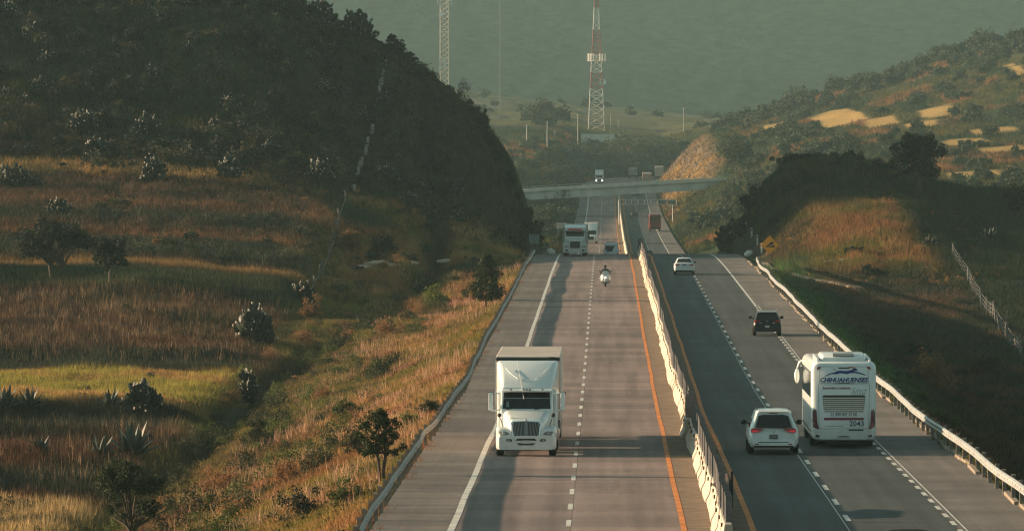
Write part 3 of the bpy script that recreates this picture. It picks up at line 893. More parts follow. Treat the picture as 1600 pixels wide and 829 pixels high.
# ------------------------------------------------------------------ overpass and gantry
M_BRIDGE = mat('bridge_concrete', (.50,.50,.45), .85, noise=.22, scale=.35, bump=.1)
def bridge():
    Y = 1560.0
    root = thing('overpass_bridge', 'pale concrete overpass bridge spanning both carriageways in the hazy valley', 'bridge', (0, Y, 2.0))
    zf = lambda x: -.45 + .058*(x+24)
    x0, x1 = -30.0, 27.5
    def band(dz0, dz1, y0, y1):
        b = MB()
        v = []
        for x in (x0, x1):
            z = zf(x)
            v += [(x,y0,z+dz0),(x,y1,z+dz0),(x,y1,z+dz1),(x,y0,z+dz1)]
        b.add(v, [(0,1,2,3),(4,7,6,5),(0,4,5,1),(1,5,6,2),(2,6,7,3),(3,7,4,0)])
        return b
    b = band(0, 1.95, .5, 8.5); b.build('girder', M_BRIDGE, root, bevel=.04)
    b = band(1.953, 2.25, 0, 9); b.build('deck', M_BRIDGE, root, bevel=.03)
    for y in (0.02, 8.7):
        b = band(2.253, 2.85, y, y+.28); b.build('parapet', mat('parapet_concrete', (.58,.54,.47), .85, noise=.2, scale=.6), root)
    for x, w in ((x0-2.6, 2.9), (x1-.4, 3.0)):
        a = MB(); a.box(x, x+w, -.6, 9.6, -6.5, zf(x)+(1.7 if x < 0 else 2.0)); a.build('abutment', M_BRIDGE, root, bevel=.05)
    # rails on the parapet
    t = MB()
    for x in np.arange(x0, x1, 3.0): t.box(x-.05, x+.05, .1, .2, zf(x)+2.85, zf(x)+3.3)
    t.tube([(x0,.15,zf(x0)+3.28),(x1,.15,zf(x1)+3.28)], .05); t.build('handrail', M_GALV, root)
bridge()

def gantry():
    Y = 1450.0; z = float(road_z(Y)); zb, zt = 1.35 - z, 2.40 - z
    root = thing('sign_gantry', 'thin pale steel truss gantry over the far right carriageway before the bridge', 'gantry', (0, Y, z))
    x0, x1 = -.7, 12.4
    b = MB()
    for zz in (zb, zt):
        for yy in (0, .7): b.tube([(x0,yy,zz),(x1,yy,zz)], .09, 6)
    for i, x in enumerate(np.linspace(x0, x1, 10)):
        b.tube([(x,0,zb),(x,0,zt)], .05, 5); b.tube([(x,.7,zb),(x,.7,zt)], .05, 5); b.tube([(x,0,zt),(x,.7,zt)], .04, 4)
    b.build('truss', mat('gantry_paint', (.55,.53,.48), .5, metal=.1), root)
    for x in (x0, x1-.9):
        p = MB(); p.tube([(x,.35,-.3),(x,.35,zt)], .13, 8); p.build('column', MATS['gantry_paint'], root)
    for x in (8.4, 10.4):
        s = MB(); s.box(x,x+1.7,-.12,-.07,zb+.08,zt-.08); s.build('sign_panel', mat('gantry_panel', (.13,.16,.14), .6), root)
gantry()

# ------------------------------------------------------------------ masts
M_RED = mat('mast_red', (.40,.10,.075), .6, noise=.15)
M_MWH = mat('mast_white', (.74,.70,.64), .6, noise=.1)
def lattice(b, z0, z1, w0, w1, n, r):
    """square lattice section"""
    c = ((-1,-1),(1,-1),(1,1),(-1,1))
    for (sx, sy) in c: b.tube([(sx*w0/2, sy*w0/2, z0), (sx*w1/2, sy*w1/2, z1)], r, 5)
    for k in range(n):
        a, d = k/n, (k+1)/n
        za, zd = z0+(z1-z0)*a, z0+(z1-z0)*d; wa, wd = (w0+(w1-w0)*a)/2, (w0+(w1-w0)*d)/2
        for i in range(4):
            p, q = c[i], c[(i+1) % 4]
            b.tube([(p[0]*wa,p[1]*wa,za),(q[0]*wd,q[1]*wd,zd)], r*.55, 4); b.tube([(q[0]*wa,q[1]*wa,za),(p[0]*wd,p[1]*wd,zd)], r*.55, 4)
            b.tube([(p[0]*wa,p[1]*wa,za),(q[0]*wa,q[1]*wa,za)], r*.55, 4)

def dish(b, c, r, d=(0,-1,0)):
    q = Vector(d).to_track_quat('Z', 'Y').to_matrix(); rings = []
    for t, h in ((.05,-.25),(.5,-.2),(.85,-.05),(1,.12),(.97,.14),(.8,0),(.05,-.15)):
        rings.append([Vector(c) + q @ Vector((r*t*math.cos(a*PI/9), r*t*math.sin(a*PI/9), r*h)) for a in range(18)])
    b.loft(rings)

def mast():
    Y = 2130.0; X = CAMX - 15*.213; zg = float(ground(X, Y)); z = lambda py: CAMZ - (py-250)*Y/F - zg
    root = thing('lattice_mast', 'tall red and white banded lattice telecom mast with round dish', 'mast', (X, Y, zg))
    w = lambda py: 5.2*(1-(190-py)/190*.77)
    for (p0, p1, m) in ((196,138,M_MWH),(138,113,M_RED),(113,84,M_MWH),(84,46,M_RED),(46,12,M_MWH),(12,-22,M_RED)):
        b = MB(); lattice(b, z(p0) if p0 < 196 else -.5, z(p1), w(p0), w(p1), max(2, int(abs(p0-p1)/9)), .15)
        b.build('lattice_section', m, root)
    for k in range(9):
        a = 2*PI*k/9 + .2; b = MB()
        b.obox((3.1*math.cos(a), 3.1*math.sin(a), z(90)), (.24,.24,2.6), Matrix.Rotation(a, 3, 'Z'))
        b.build('antenna_panel', M_MWH, root)
    b = MB(); n = 20
    for rr, zz in ((2.9, z(95)), (2.9, z(86))):
        b.tube([(rr*math.cos(2*PI*k/n), rr*math.sin(2*PI*k/n), zz) for k in range(n+1)], .045, 5)
        for k in range(4): b.tube([(0,0,zz),(rr*math.cos(k*PI/2+.7), rr*math.sin(k*PI/2+.7), zz)], .07, 4)
    b.build('antenna_ring', M_MWH, root)
    b = MB(); dish(b, (2.15, -1.9, z(128)), 1.08); b.build('dish', mat('dish_white', (.88,.88,.84), .5), root, smooth=40)
mast()

def mast_two():
    Y = 1900.0; X = CAMX + (694.5-947)*Y/F; zg = float(ground(X, Y)); z = lambda py: CAMZ - (py-250)*Y/F - zg
    root = thing('lattice_mast', 'slender pale lattice telecom mast rising behind the dark left hill', 'mast', (X, Y, zg))
    b = MB(); lattice(b, -.5, z(-14), 2.6, 2.4, 30, .10); b.build('lattice_section', mat('mast_pale', (.75,.66,.56), .6), root)
    for (px, p0, p1) in ((688,92,110),(695,92,108)):
        b = MB(); x = (px-694.5)*Y/F; b.box(x-.32, x+.32, -1.75, -1.4, z(p1), z(p0)); b.build('antenna_panel', M_MWH, root)
    b = MB(); dish(b, ((690-694.5)*Y/F, -1.6, z(22)), .62); b.build('dish', MATS['dish_white'], root, smooth=40)
    for (px, p0, p1) in ((684,-2,8),(688,-2,8),(705,-2,4),(706,3,9)):
        b = MB(); x = (px-694.5)*Y/F; b.box(x-.16, x+.16, -1.7, -1.4, z(p1), z(p0)); b.box(min(x,0), max(x,0), -1.45,-1.35, z((p0+p1)/2)-.04, z((p0+p1)/2)+.04); b.build('antenna_panel', M_MWH, root)
mast_two()

def poles():
    M_POLE = mat('pole_concrete', (.50,.46,.40), .8, noise=.1)
    def pole(px, p0, p1, Y, label, r=.17, arm=True):
        X = CAMX + (px-947)*Y/F; zg = float(ground(X, Y)); zt = CAMZ - (p0-250)*Y/F - zg
        root = thing('utility_pole', label, 'pole', (X, Y, zg))
        b = MB(); b.tube([(0,0,-.5),(0,0,zt)], [r, r*.6], 7); b.build('shaft', M_POLE, root)
        if arm:
            b = MB(); b.box(-.55,.55,-.06,.06,zt-.5,zt-.38); b.build('crossarm', M_POLE, root)
    pole(823, 194, 230, 1930, 'leftmost pale utility pole on the rusty slope below the mast')
    pole(855, 189, 230, 1930, 'pale utility pole in the middle of the three left of the wall')
    pole(903, 178, 220, 2040, 'pale utility pole standing next to the left end of the low wall')
    pole(954, 178, 212, 2120, 'thin pole behind the low wall right of the banded mast', .10, False)
    pole(966, 186, 212, 2120, 'short lamp pole behind the right end of the low wall', .10)
    pole(1068, 168, 216, 2150, 'lone thin pole at the right end of the hazy field', .12)
    X = CAMX + (781-947)*.23; zg = float(ground(X, 2300))
    root = thing('guyed_mast', 'very thin grey guyed mast faint against the mountain left of banded mast', 'mast', (X, 2300, zg))
    b = MB(); lattice(b, -.5, 48, .55, .55, 40, .04); b.build('lattice_section', mat('mast_grey', (.30,.31,.29), .6), root)
    # low wall under the mast
    Y = 2095.0; x0, x1 = CAMX-39*Y/F, CAMX+24*Y/F
    root = thing('boundary_wall', 'low pale plastered wall of the compound below the banded mast', 'wall', ((x0+x1)/2, Y, float(ground((x0+x1)/2, Y))))
    z0 = min(float(ground(x, Y)) for x in np.linspace(x0, x1, 9)) - 1 - root.location.z; zt = CAMZ+40*Y/F - root.location.z
    h = (x1-x0)/2
    b = MB(); b.box(-h,h,0,.3,z0,zt); b.box(-h,-h+.3,.3,9,z0,zt); b.build('wall_panel', mat('wall_plaster', (.70,.66,.58), .9, noise=.15, scale=.3), root)
    b = MB(); b.box(-h-.06,h+.06,-.06,.36,zt+.003,zt+.16); b.build('coping', mat('wall_coping', (.72,.68,.60), .9), root)
poles()

# ------------------------------------------------------------------ fences
def fence(pxs, label, h, pm, wires=3, jitter=.12, gap=4.5):
    P = [at(*p) for p in pxs]
    root = thing('wire_fence', label, 'fence', P[0])
    L = Vector(P[0]); first = None; tops = []
    pts = []
    for a, b in zip(P[:-1], P[1:]):
        n = max(1, int((b-a).length/gap))
        for k in range(n): pts.append(a.lerp(b, k/n))
    pts.append(P[-1])
    for q in pts:
        q = Vector((q.x, q.y, float(ground(q.x, q.y))))
        if first is None:
            m = MB(); m.prism([(-.09,-.07),(.09,-.07),(.08,.07),(-.08,.07)], 'z', -.3, h); first = m.build('post', pm, root); o = first
        else:
            o = first.copy(); COL.objects.link(o); o.parent = root
        o.location = q - L; o.rotation_euler = (random.uniform(-jitter,jitter), random.uniform(-jitter,jitter), random.uniform(-.5,.5)); o.scale = (1,1,random.uniform(.75,1.1))
        tops.append(q - L)
    w = MB()
    for k in range(wires):
        w.tube([t + Vector((0,0,h*(.35+.25*k))) for t in tops], .012, 3)
    w.build('wire', M_GALV, root)
fence([(1598,565),(1578,540),(1556,505),(1530,470),(1510,435),(1488,402)], 'line of weathered pale fence posts edging the dark green right meadow', 1.35, mat('fence_post_pale', (.105,.098,.09), .9, noise=.3))
fence([(482,470),(498,440),(512,410),(522,380),(530,345),(540,318)], 'crooked grey fence posts climbing the brown grass towards the hill', 1.3, mat('fence_post_grey', (.12,.105,.09), .9, noise=.3), wires=1, gap=8)

def hill_wall():
    pts = [(550,306),(556,288),(562,262),(572,240),(578,215),(584,190),(590,160),(594,140),(600,118),(605,95)]
    P = [at(*p) for p in pts]
    root = thing('stone_wall', 'thin broken grey stone wall running straight up the dark left hillside', 'wall', P[0])
    L = Vector(P[0]); b = MB(); rnd = random.Random(4)
    for a, c in zip(P[:-1], P[1:]):
        n = max(1, int((c-a).length/1.2))
        for k in range(n):
            if rnd.random() < .25: continue
            q = a.lerp(c, k/n); z = float(ground(q.x, q.y))
            b.obox((q.x-L.x+rnd.uniform(-.06,.06), q.y-L.y, z-L.z+.15), (rnd.uniform(.22,.34), 1.25, rnd.uniform(.7,1.0)), Matrix.Rotation(rnd.uniform(-.15,.15), 3, 'Z'))
    b.build('stones', mat('grey_stone', (.30,.28,.26), .9, noise=.35, scale=2), root)
hill_wall()
# ------------------------------------------------------------------ vehicles
M_GLASS = mat('tinted_glass', (.012,.015,.017), .08, noise=0, spec=.6)
M_TYRE = mat('tyre_rubber', (.016,.016,.017), .85, noise=.2, scale=10)
M_RIM = mat('rim_alloy', (.40,.40,.40), .35, metal=.7, noise=.1)
M_CHROME = mat('chrome', (.62,.62,.62), .18, metal=.9, noise=.06)
M_TRIM = mat('dark_trim', (.025,.025,.026), .6, noise=.2, scale=5)
M_PLATE = mat('plate', (.52,.52,.50), .5, noise=.1)
M_LAMPR = mat('lamp_red', (.30,.012,.014), .18, noise=.1, coat=.6)
M_LAMPRON = mat('lamp_red_lit', (.45,.02,.02), .2, noise=0, emit=((1,.05,.07), .10))
M_LAMPW = mat('lamp_clear', (.30,.31,.30), .12, noise=.1, coat=.5)
M_LAMPON = mat('lamp_lit', (.9,.9,.85), .2, noise=0, emit=((1,.95,.85), 6.0))

def paint(name, col, rough=.32, coat=.5, noise=.05):
    return mat(name, col, rough, noise=noise, scale=1.2, coat=coat, dust=.42 if max(col) > .2 else .12)
P_WHITE = paint('paint_white', (.74,.78,.77), .36)
P_WHITE2 = paint('paint_white_van', (.70,.75,.74), .35)
P_BLACK = mat('paint_black', (.008,.008,.009), .35, noise=.1, scale=1.2, spec=.3, coat=.15)
P_RED = paint('paint_red', (.17,.022,.020), .4)
P_DARK = paint('paint_dark_green', (.035,.045,.042), .35)
P_GREY = paint('paint_silver', (.34,.34,.33), .35)
P_CREAM = paint('paint_cream', (.66,.60,.52), .6, .1)

def rr(x0, x1, z0, z1, r, y, n=3):
    r = min(r, (x1-x0)/2-.001, (z1-z0)/2-.001); out = []
    for cx, cz, a0 in ((x1-r, z0+r, -90), (x1-r, z1-r, 0), (x0+r, z1-r, 90), (x0+r, z0+r, 180)):
        for k in range(n+1):
            a = R(a0 + 90*k/n); out.append((cx + r*math.cos(a), y, cz + r*math.sin(a)))
    return out

def wheel(parent, x, y, r, w, rim=True, side=1, dual=False):
    b = MB()
    rings = []
    for t, q in ((-.5,.90),(-.38,1.0),(.38,1.0),(.5,.90),(.5,.58),(-.5,.58)):
        rings.append([(x + t*w, y + r*q*math.cos(2*PI*k/24), r + r*q*math.sin(2*PI*k/24)) for k in range(24)])
    rings.append(rings[0]); b.loft(rings, cap=False)
    t = b.build('wheel', M_TYRE, parent, smooth=40)
    if rim:
        b = MB(); b.cyl((x + side*w*.22, y, r), 'x', r*.585, w*.25, 20); b.cyl((x + side*w*.40, y, r), 'x', r*.16, w*.12, 10)
        for k in range(5):
            a = 2*PI*k/5; b.obox((x+side*w*.36, y+r*.33*math.cos(a), r+r*.33*math.sin(a)), (w*.06, r*.46, r*.14), Matrix.Rotation(a, 3, 'X'))
        b.build('rim', M_RIM, t)
    return t

def panel(poly, S, out=.010, back=.03, sub=.12):
    """plate following the surface y = S(x,z), its face `out` in front of it (towards -y)"""
    pts = []
    n = len(poly)
    for i in range(n):
        a, c = poly[i], poly[(i+1) % n]; k = max(1, int(math.hypot(c[0]-a[0], c[1]-a[1])/sub))
        for j in range(k): pts.append((a[0]+(c[0]-a[0])*j/k, a[1]+(c[1]-a[1])*j/k))
    cx = sum(p[0] for p in pts)/len(pts); cz = sum(p[1] for p in pts)/len(pts)
    b = MB(); n = len(pts)
    rings = []
    for s in (1, .66, .33):
        rings.append([(cx+(p[0]-cx)*s, S(cx+(p[0]-cx)*s, cz+(p[1]-cz)*s)-out, cz+(p[1]-cz)*s) for p in pts])
    v = [q for r_ in rings for q in r_] + [(cx, S(cx,cz)-out, cz)] + [(p[0], S(*p)+back, p[1]) for p in pts]
    f = []
    for k in range(2):
        for i in range(n): f.append((k*n+i, k*n+(i+1)%n, (k+1)*n+(i+1)%n, (k+1)*n+i))
    for i in range(n):
        f.append((2*n+i, 2*n+(i+1)%n, 3*n)); f.append((i, 3*n+1+i, 3*n+1+(i+1)%n, (i+1)%n))
    return b.add(v, f)

def quad2(x0, x1, z0, z1): return [(x0,z0),(x1,z0),(x1,z1),(x0,z1)]
def mirror(poly): return [(-x, z) for x, z in reversed(poly)]

def text_mb(s, size, width, S, x0, z0, bold=0.0, shear=0.0, out=.012, align='LEFT'):
    cu = bpy.data.curves.new('lettering', 'FONT'); cu.body = s; cu.size = size; cu.offset = bold; cu.shear = shear; cu.resolution_u = 2
    o = bpy.data.objects.new('lettering', cu); COL.objects.link(o)
    dg = bpy.context.evaluated_depsgraph_get(); me = bpy.data.meshes.new_from_object(o.evaluated_get(dg))
    xs = [v.co.x for v in me.vertices]; lo, hi = min(xs), max(xs)
    k = width/(hi-lo) if width else 1
    b = MB()
    b.add([(x0+(v.co.x-lo)*k, S(x0+(v.co.x-lo)*k, z0+v.co.y)-out, z0+v.co.y) for v in me.vertices], [tuple(p.vertices) for p in me.polygons])
    bpy.data.objects.remove(o); bpy.data.curves.remove(cu); bpy.data.meshes.remove(me)
    return b

def car_body(L, hw, zb, belt, stations, wr, rk, yr=1.3, corner=.86):
    """stations: (y, ztop, top half width); returns lofted body and the surface function of its y=0 end"""
    ext = [(0, corner), (.08, .955), (.26, 1.0)]
    ys = []
    for y, c in ext: ys.append((y, c))
    for (y, zt, wt) in stations:
        if y > .3: ys.append((y, 1.0))
    ys += [(L-.30, .97), (L-.10, .93), (L, .84)]
    sy = [s[0] for s in stations]; sz = [s[1] for s in stations]; sw = [s[2] for s in stations]
    rings = []
    for y, c in sorted(set(ys)):
        zt = float(np.interp(y, sy, sz)); wt = float(np.interp(y, sy, sw)); w = hw*c
        bl = min(belt, zt-.03); t = min(wt, w*.93)
        half = [(w*.90, zb), (w*.99, zb+.16), (w, zb+.34), (w*.995, bl-.22), (w*.962, bl), (t+.02, max(bl+.01, zt-.07)), (t*.86, zt-.006), (t*.4, zt+.012)]
        ring = [(-x, z) for x, z in half] + [(x, z) for x, z in reversed(half)]
        rings.append([(x, y + rk(z)*max(0, 1-y/yr), z) for x, z in ring])
    b = MB(); b.loft(rings)
    def S(x, z):
        q = abs(x)/hw
        e = 0 if q < corner else (.08*(q-corner)/(.955-corner) if q < .955 else .08+.18*(q-.955)/.045)
        return rk(z) + e*max(0, 1-rk(z)/yr)
    return b, S

def side_windows(root, segs, hw, belt, wr, zt, m=None):
    """segs: list of (y bottom a, y bottom b, y top b, y top a)"""
    x0, z0 = hw*.962, belt+.03; x1, z1 = wr+.02, zt-.10
    for s in (-1, 1):
        b = MB()
        for (a, c, d, e) in segs:
            xo = .012
            v = [(s*(x0+xo), a, z0), (s*(x0+xo), c, z0), (s*(x1+xo), d, z1), (s*(x1+xo), e, z1)]
            w_ = [(p[0]-s*.04, p[1], p[2]) for p in v]
            b.add(v+w_, [(0,1,2,3),(7,6,5,4)] + [(i,(i+1)%4,4+(i+1)%4,4+i) for i in range(4)])
        b.build('side_window', m or M_GLASS, root)

def mirrors(root, x, y, z, m, w=.17, h=.15):
    for s in (-1, 1):
        b = MB(); b.ell((s*(x+w*.5), y, z), (w*.62, .08, h*.6), 10, 6); b.box(min(s*(x-.08), s*(x+.03)), max(s*(x-.08), s*(x+.03)), y-.02, y+.03, z-.06, z-.01)
        b.build('side_mirror', m, root, smooth=40)

def place(o, X, Y, rz=0.0):
    o.location = (X, Y, float(road_z(Y)) + .004); o.rotation_euler = (math.atan2(float(road_z(Y+4)-road_z(Y)), 4), 0, rz)
    return o

# ---- minivan, seen from behind
def minivan():
    root = thing('minivan', 'white minivan with lit red tail lamps driving beside the coach', 'minivan')
    rk = lambda z: float(np.interp(z, [.2,.45,.62,.86,1.02,1.72], [.10,.02,0,.03,.06,.46]))
    L, hw, wr, belt = 5.08, .985, .66, 1.02
    st = [(0,1.70,.60),(.3,1.72,.66),(1.2,1.745,.69),(2.6,1.74,.69),(3.3,1.62,.66),(4.15,1.04,.80),(4.6,.95,.78),(5.08,.80,.70)]
    b, S = car_body(L, hw, .30, belt, st, wr, rk); b.build('body', P_WHITE2, root, smooth=32)
    panel([(-.72,1.06),(.72,1.06),(.585,1.52),(.40,1.56),(-.40,1.56),(-.585,1.52)], S).build('rear_window', M_GLASS, root, smooth=40)
    lamp = [(-.88,.86),(-.62,.89),(-.38,.99),(-.42,1.02),(-.80,1.045),(-.90,1.0)]
    for pl in (lamp, mirror(lamp)):
        t = panel(pl, S, .014).build('tail_lamp', M_LAMPR, root, smooth=40)
        s = -1 if pl[0][0] < 0 else 1
        c = [(s*.84,.885),(s*.60,.90),(s*.60,.955),(s*.86,.97)]
        panel(c if s < 0 else mirror(mirror(c)), S, .020).build('lamp_glow', M_LAMPRON, t, smooth=40)
    panel(quad2(-.16,.16,.63,.79), S, .012).build('plate_frame', M_TRIM, root)
    panel(quad2(-.13,.13,.66,.765), S, .017).build('licence_plate', mat('plate_grey', (.16,.17,.17), .5), root)
    panel(quad2(-.60,.60,.480,.505), S, .006).build('tailgate_seam', M_TRIM, root)
    panel(quad2(-.78,.78,.285,.36), S, .012).build('bumper_skirt', M_TRIM, root)
    for s in (-1,1): panel([(s*.72,.40),(s*.58,.40),(s*.58,.43),(s*.72,.44)], S, .012).build('reflector', M_LAMPR, root)
    b = MB()
    for k in range(16):
        a0 = 2*PI*k/16; b.ell((.062*math.cos(a0), S(0,.93)-.016, .925+.042*math.sin(a0)), (.014,.008,.014), 5, 4)
    b.build('badge', M_CHROME, root)
    b = MB(); b.prism([(.30,1.665),(.46,1.735),(.75,1.75),(.75,1.70)], 'x', -.60, .60); b.build('spoiler', P_WHITE2, root, bevel=.012)
    panel(quad2(-.16,.16,1.600,1.625), S, .02).build('brake_lamp', M_LAMPR, root)
    b = MB(); b.tube([(-.05,S(-.05,1.07)-.03,1.07),(.45,S(.45,1.12)-.03,1.12)], .012, 5); b.build('wiper', M_TRIM, root)
    for s in (-1,1):
        b = MB(); b.tube([(s*.62,.75,1.74),(s*.64,.9,1.79),(s*.64,2.8,1.79),(s*.62,3.0,1.72)], .022, 6); b.build('roof_rail', M_TRIM, root)
    side_windows(root, [(.55,1.45,1.45,.85),(1.5,2.55,2.55,1.5),(2.6,3.7,3.1,2.6)], hw, belt, .68, 1.72)
    for y in (.95, 3.95):
        for s in (-1,1): wheel(root, s*.88, y, .345, .235, True, s)
    mirrors(root, 1.0, 3.45, 1.16, P_BLACK, .2, .18)
    return place(root, 2.97, 251)
minivan()

def suv():
    root = thing('suv', 'black suv with bright roof edge in the right lane ahead of the coach', 'car')
    rk = lambda z: float(np.interp(z, [.2,.5,.70,.92,1.56], [.12,.02,0,.05,.52]))
    L, hw, wr, belt = 4.45, .90, .60, .95
    st = [(0,1.52,.56),(.3,1.54,.60),(1.1,1.575,.63),(2.2,1.57,.63),(2.8,1.46,.60),(3.5,1.02,.74),(4.0,.93,.72),(4.45,.80,.64)]
    b, S = car_body(L, hw, .30, belt, st, wr, rk); b.build('body', P_BLACK, root, smooth=32)
    panel([(-.64,.99),(.64,.99),(.52,1.37),(.36,1.40),(-.36,1.40),(-.52,1.37)], S).build('rear_window', M_GLASS, root, smooth=40)
    lamp = [(-.83,.86),(-.44,.92),(-.44,.97),(-.80,1.02)]
    for pl in (lamp, mirror(lamp)): panel(pl, S, .014).build('tail_lamp', M_LAMPR, root, smooth=40)
    for s in (-1,1):
        panel([(s*.50,.80),(s*.34,.81),(s*.34,.86),(s*.48,.87)], S, .014).build('reverse_lamp', M_LAMPW, root)
    panel(quad2(-.14,.14,.55,.67), S, .014).build('licence_plate', M_PLATE, root)
    panel(quad2(-.075,.075,.915,.965), S, .014).build('badge', M_CHROME, root)
    panel(quad2(-.70,.70,.27,.42), S, .014).build('bumper_skirt', M_TRIM, root)
    b = MB(); b.prism([(.36,1.50),(.50,1.575),(.78,1.585),(.78,1.53)], 'x', -.56, .56); b.build('spoiler', P_GREY, root, bevel=.012)
    for s in (-1,1):
        b = MB(); b.tube([(s*.60,.62,1.56),(s*.61,.8,1.61),(s*.61,2.2,1.61),(s*.60,2.4,1.56)], .024, 6); b.build('roof_rail', P_GREY, root)
    side_windows(root, [(.75,1.25,1.25,1.0),(1.3,2.15,2.15,1.3),(2.2,3.15,2.6,2.2)], hw, belt, .62, 1.55)
    for y in (.85, 3.5):
        for s in (-1,1): wheel(root, s*.79, y, .355, .24, True, s)
    mirrors(root, .92, 3.0, 1.10, P_BLACK, .19, .17)
    return place(root, 6.62, 406)
suv()

def sedan(label, m, X, Y, name='sedan', detail=True, scale=1.0, group=None):
    root = thing(name, label, 'car', group=group)
    rk = lambda z: float(np.interp(z, [.2,.5,.70,1.0], [.10,.02,0,.05]))
    L, hw, wr, belt = 4.62, .90, .56, .96
    st = [(0,1.0,.70),(.3,1.04,.72),(.62,1.06,.70),(1.25,1.40,.55),(1.7,1.455,.58),(2.5,1.455,.58),(2.85,1.40,.56),(3.5,1.0,.72),(4.1,.90,.70),(4.62,.76,.62)]
    b, S = car_body(L, hw, .26, belt, st, wr, rk, yr=.6); b.build('body', m, root, smooth=28)
    b = MB()
    v = [(-.66,.66,1.075),(.66,.66,1.075),(.52,1.22,1.385),(-.52,1.22,1.385)]
    b.add([(x,y-.03,z+.008) for x,y,z in v]+[(x,y+.05,z-.05) for x,y,z in v], [(0,1,2,3),(7,6,5,4)]+[(i,(i+1)%4,4+(i+1)%4,4+i) for i in range(4)])
    b.build('rear_window', M_GLASS, root)
    if detail:
        lamp = [(-.84,.80),(-.42,.82),(-.42,.92),(-.80,.95)]
        for pl in (lamp, mirror(lamp)): panel(pl, S, .014).build('tail_lamp', M_LAMPR, root, smooth=40)
        panel(quad2(-.19,.19,.80,.92), S, .014).build('licence_plate', mat('plate_blue', (.10,.16,.30), .5), root)
        panel(quad2(-.80,.80,.22,.40), S, .016).build('bumper_skirt', M_TRIM, root)
        b = MB(); b.ell((0, S(0,.96)-.015, .955), (.06,.012,.05), 10, 6); b.build('badge', M_CHROME, root)
    side_windows(root, [(1.05,1.9,1.9,1.35),(1.95,3.1,2.75,1.95)], hw, belt, .57, 1.43)
    for y in (.85, 3.6):
        for s in (-1,1): wheel(root, s*.79, y, .32, .22, detail, s)
    if detail: mirrors(root, .90, 3.0, 1.04, P_BLACK, .17, .13)
    return place(root, X, Y)
sedan('white sedan with red tail lamps nearest the crest in the right carriageway', P_WHITE2, 3.25, 560)
sedan('dark car showing only its roof just over the crest past the white sedan', P_DARK, 3.3, 1050, detail=False)
sedan('dark car far down the valley left of the red bus', P_DARK, 3.25, 1545, detail=False)
sedan('black car with only its roof showing at the bottom edge of the view', mat('paint_black_dull', (.008,.008,.009), .9, noise=.1, spec=.1), 4.55, 170.0)
sedan('dark green car passing beneath the overpass', P_DARK, 4.6, 1755, detail=False)
sedan('pale car climbing the far rise above the overpass', P_GREY, 3.0+1.1, 1862, detail=False)

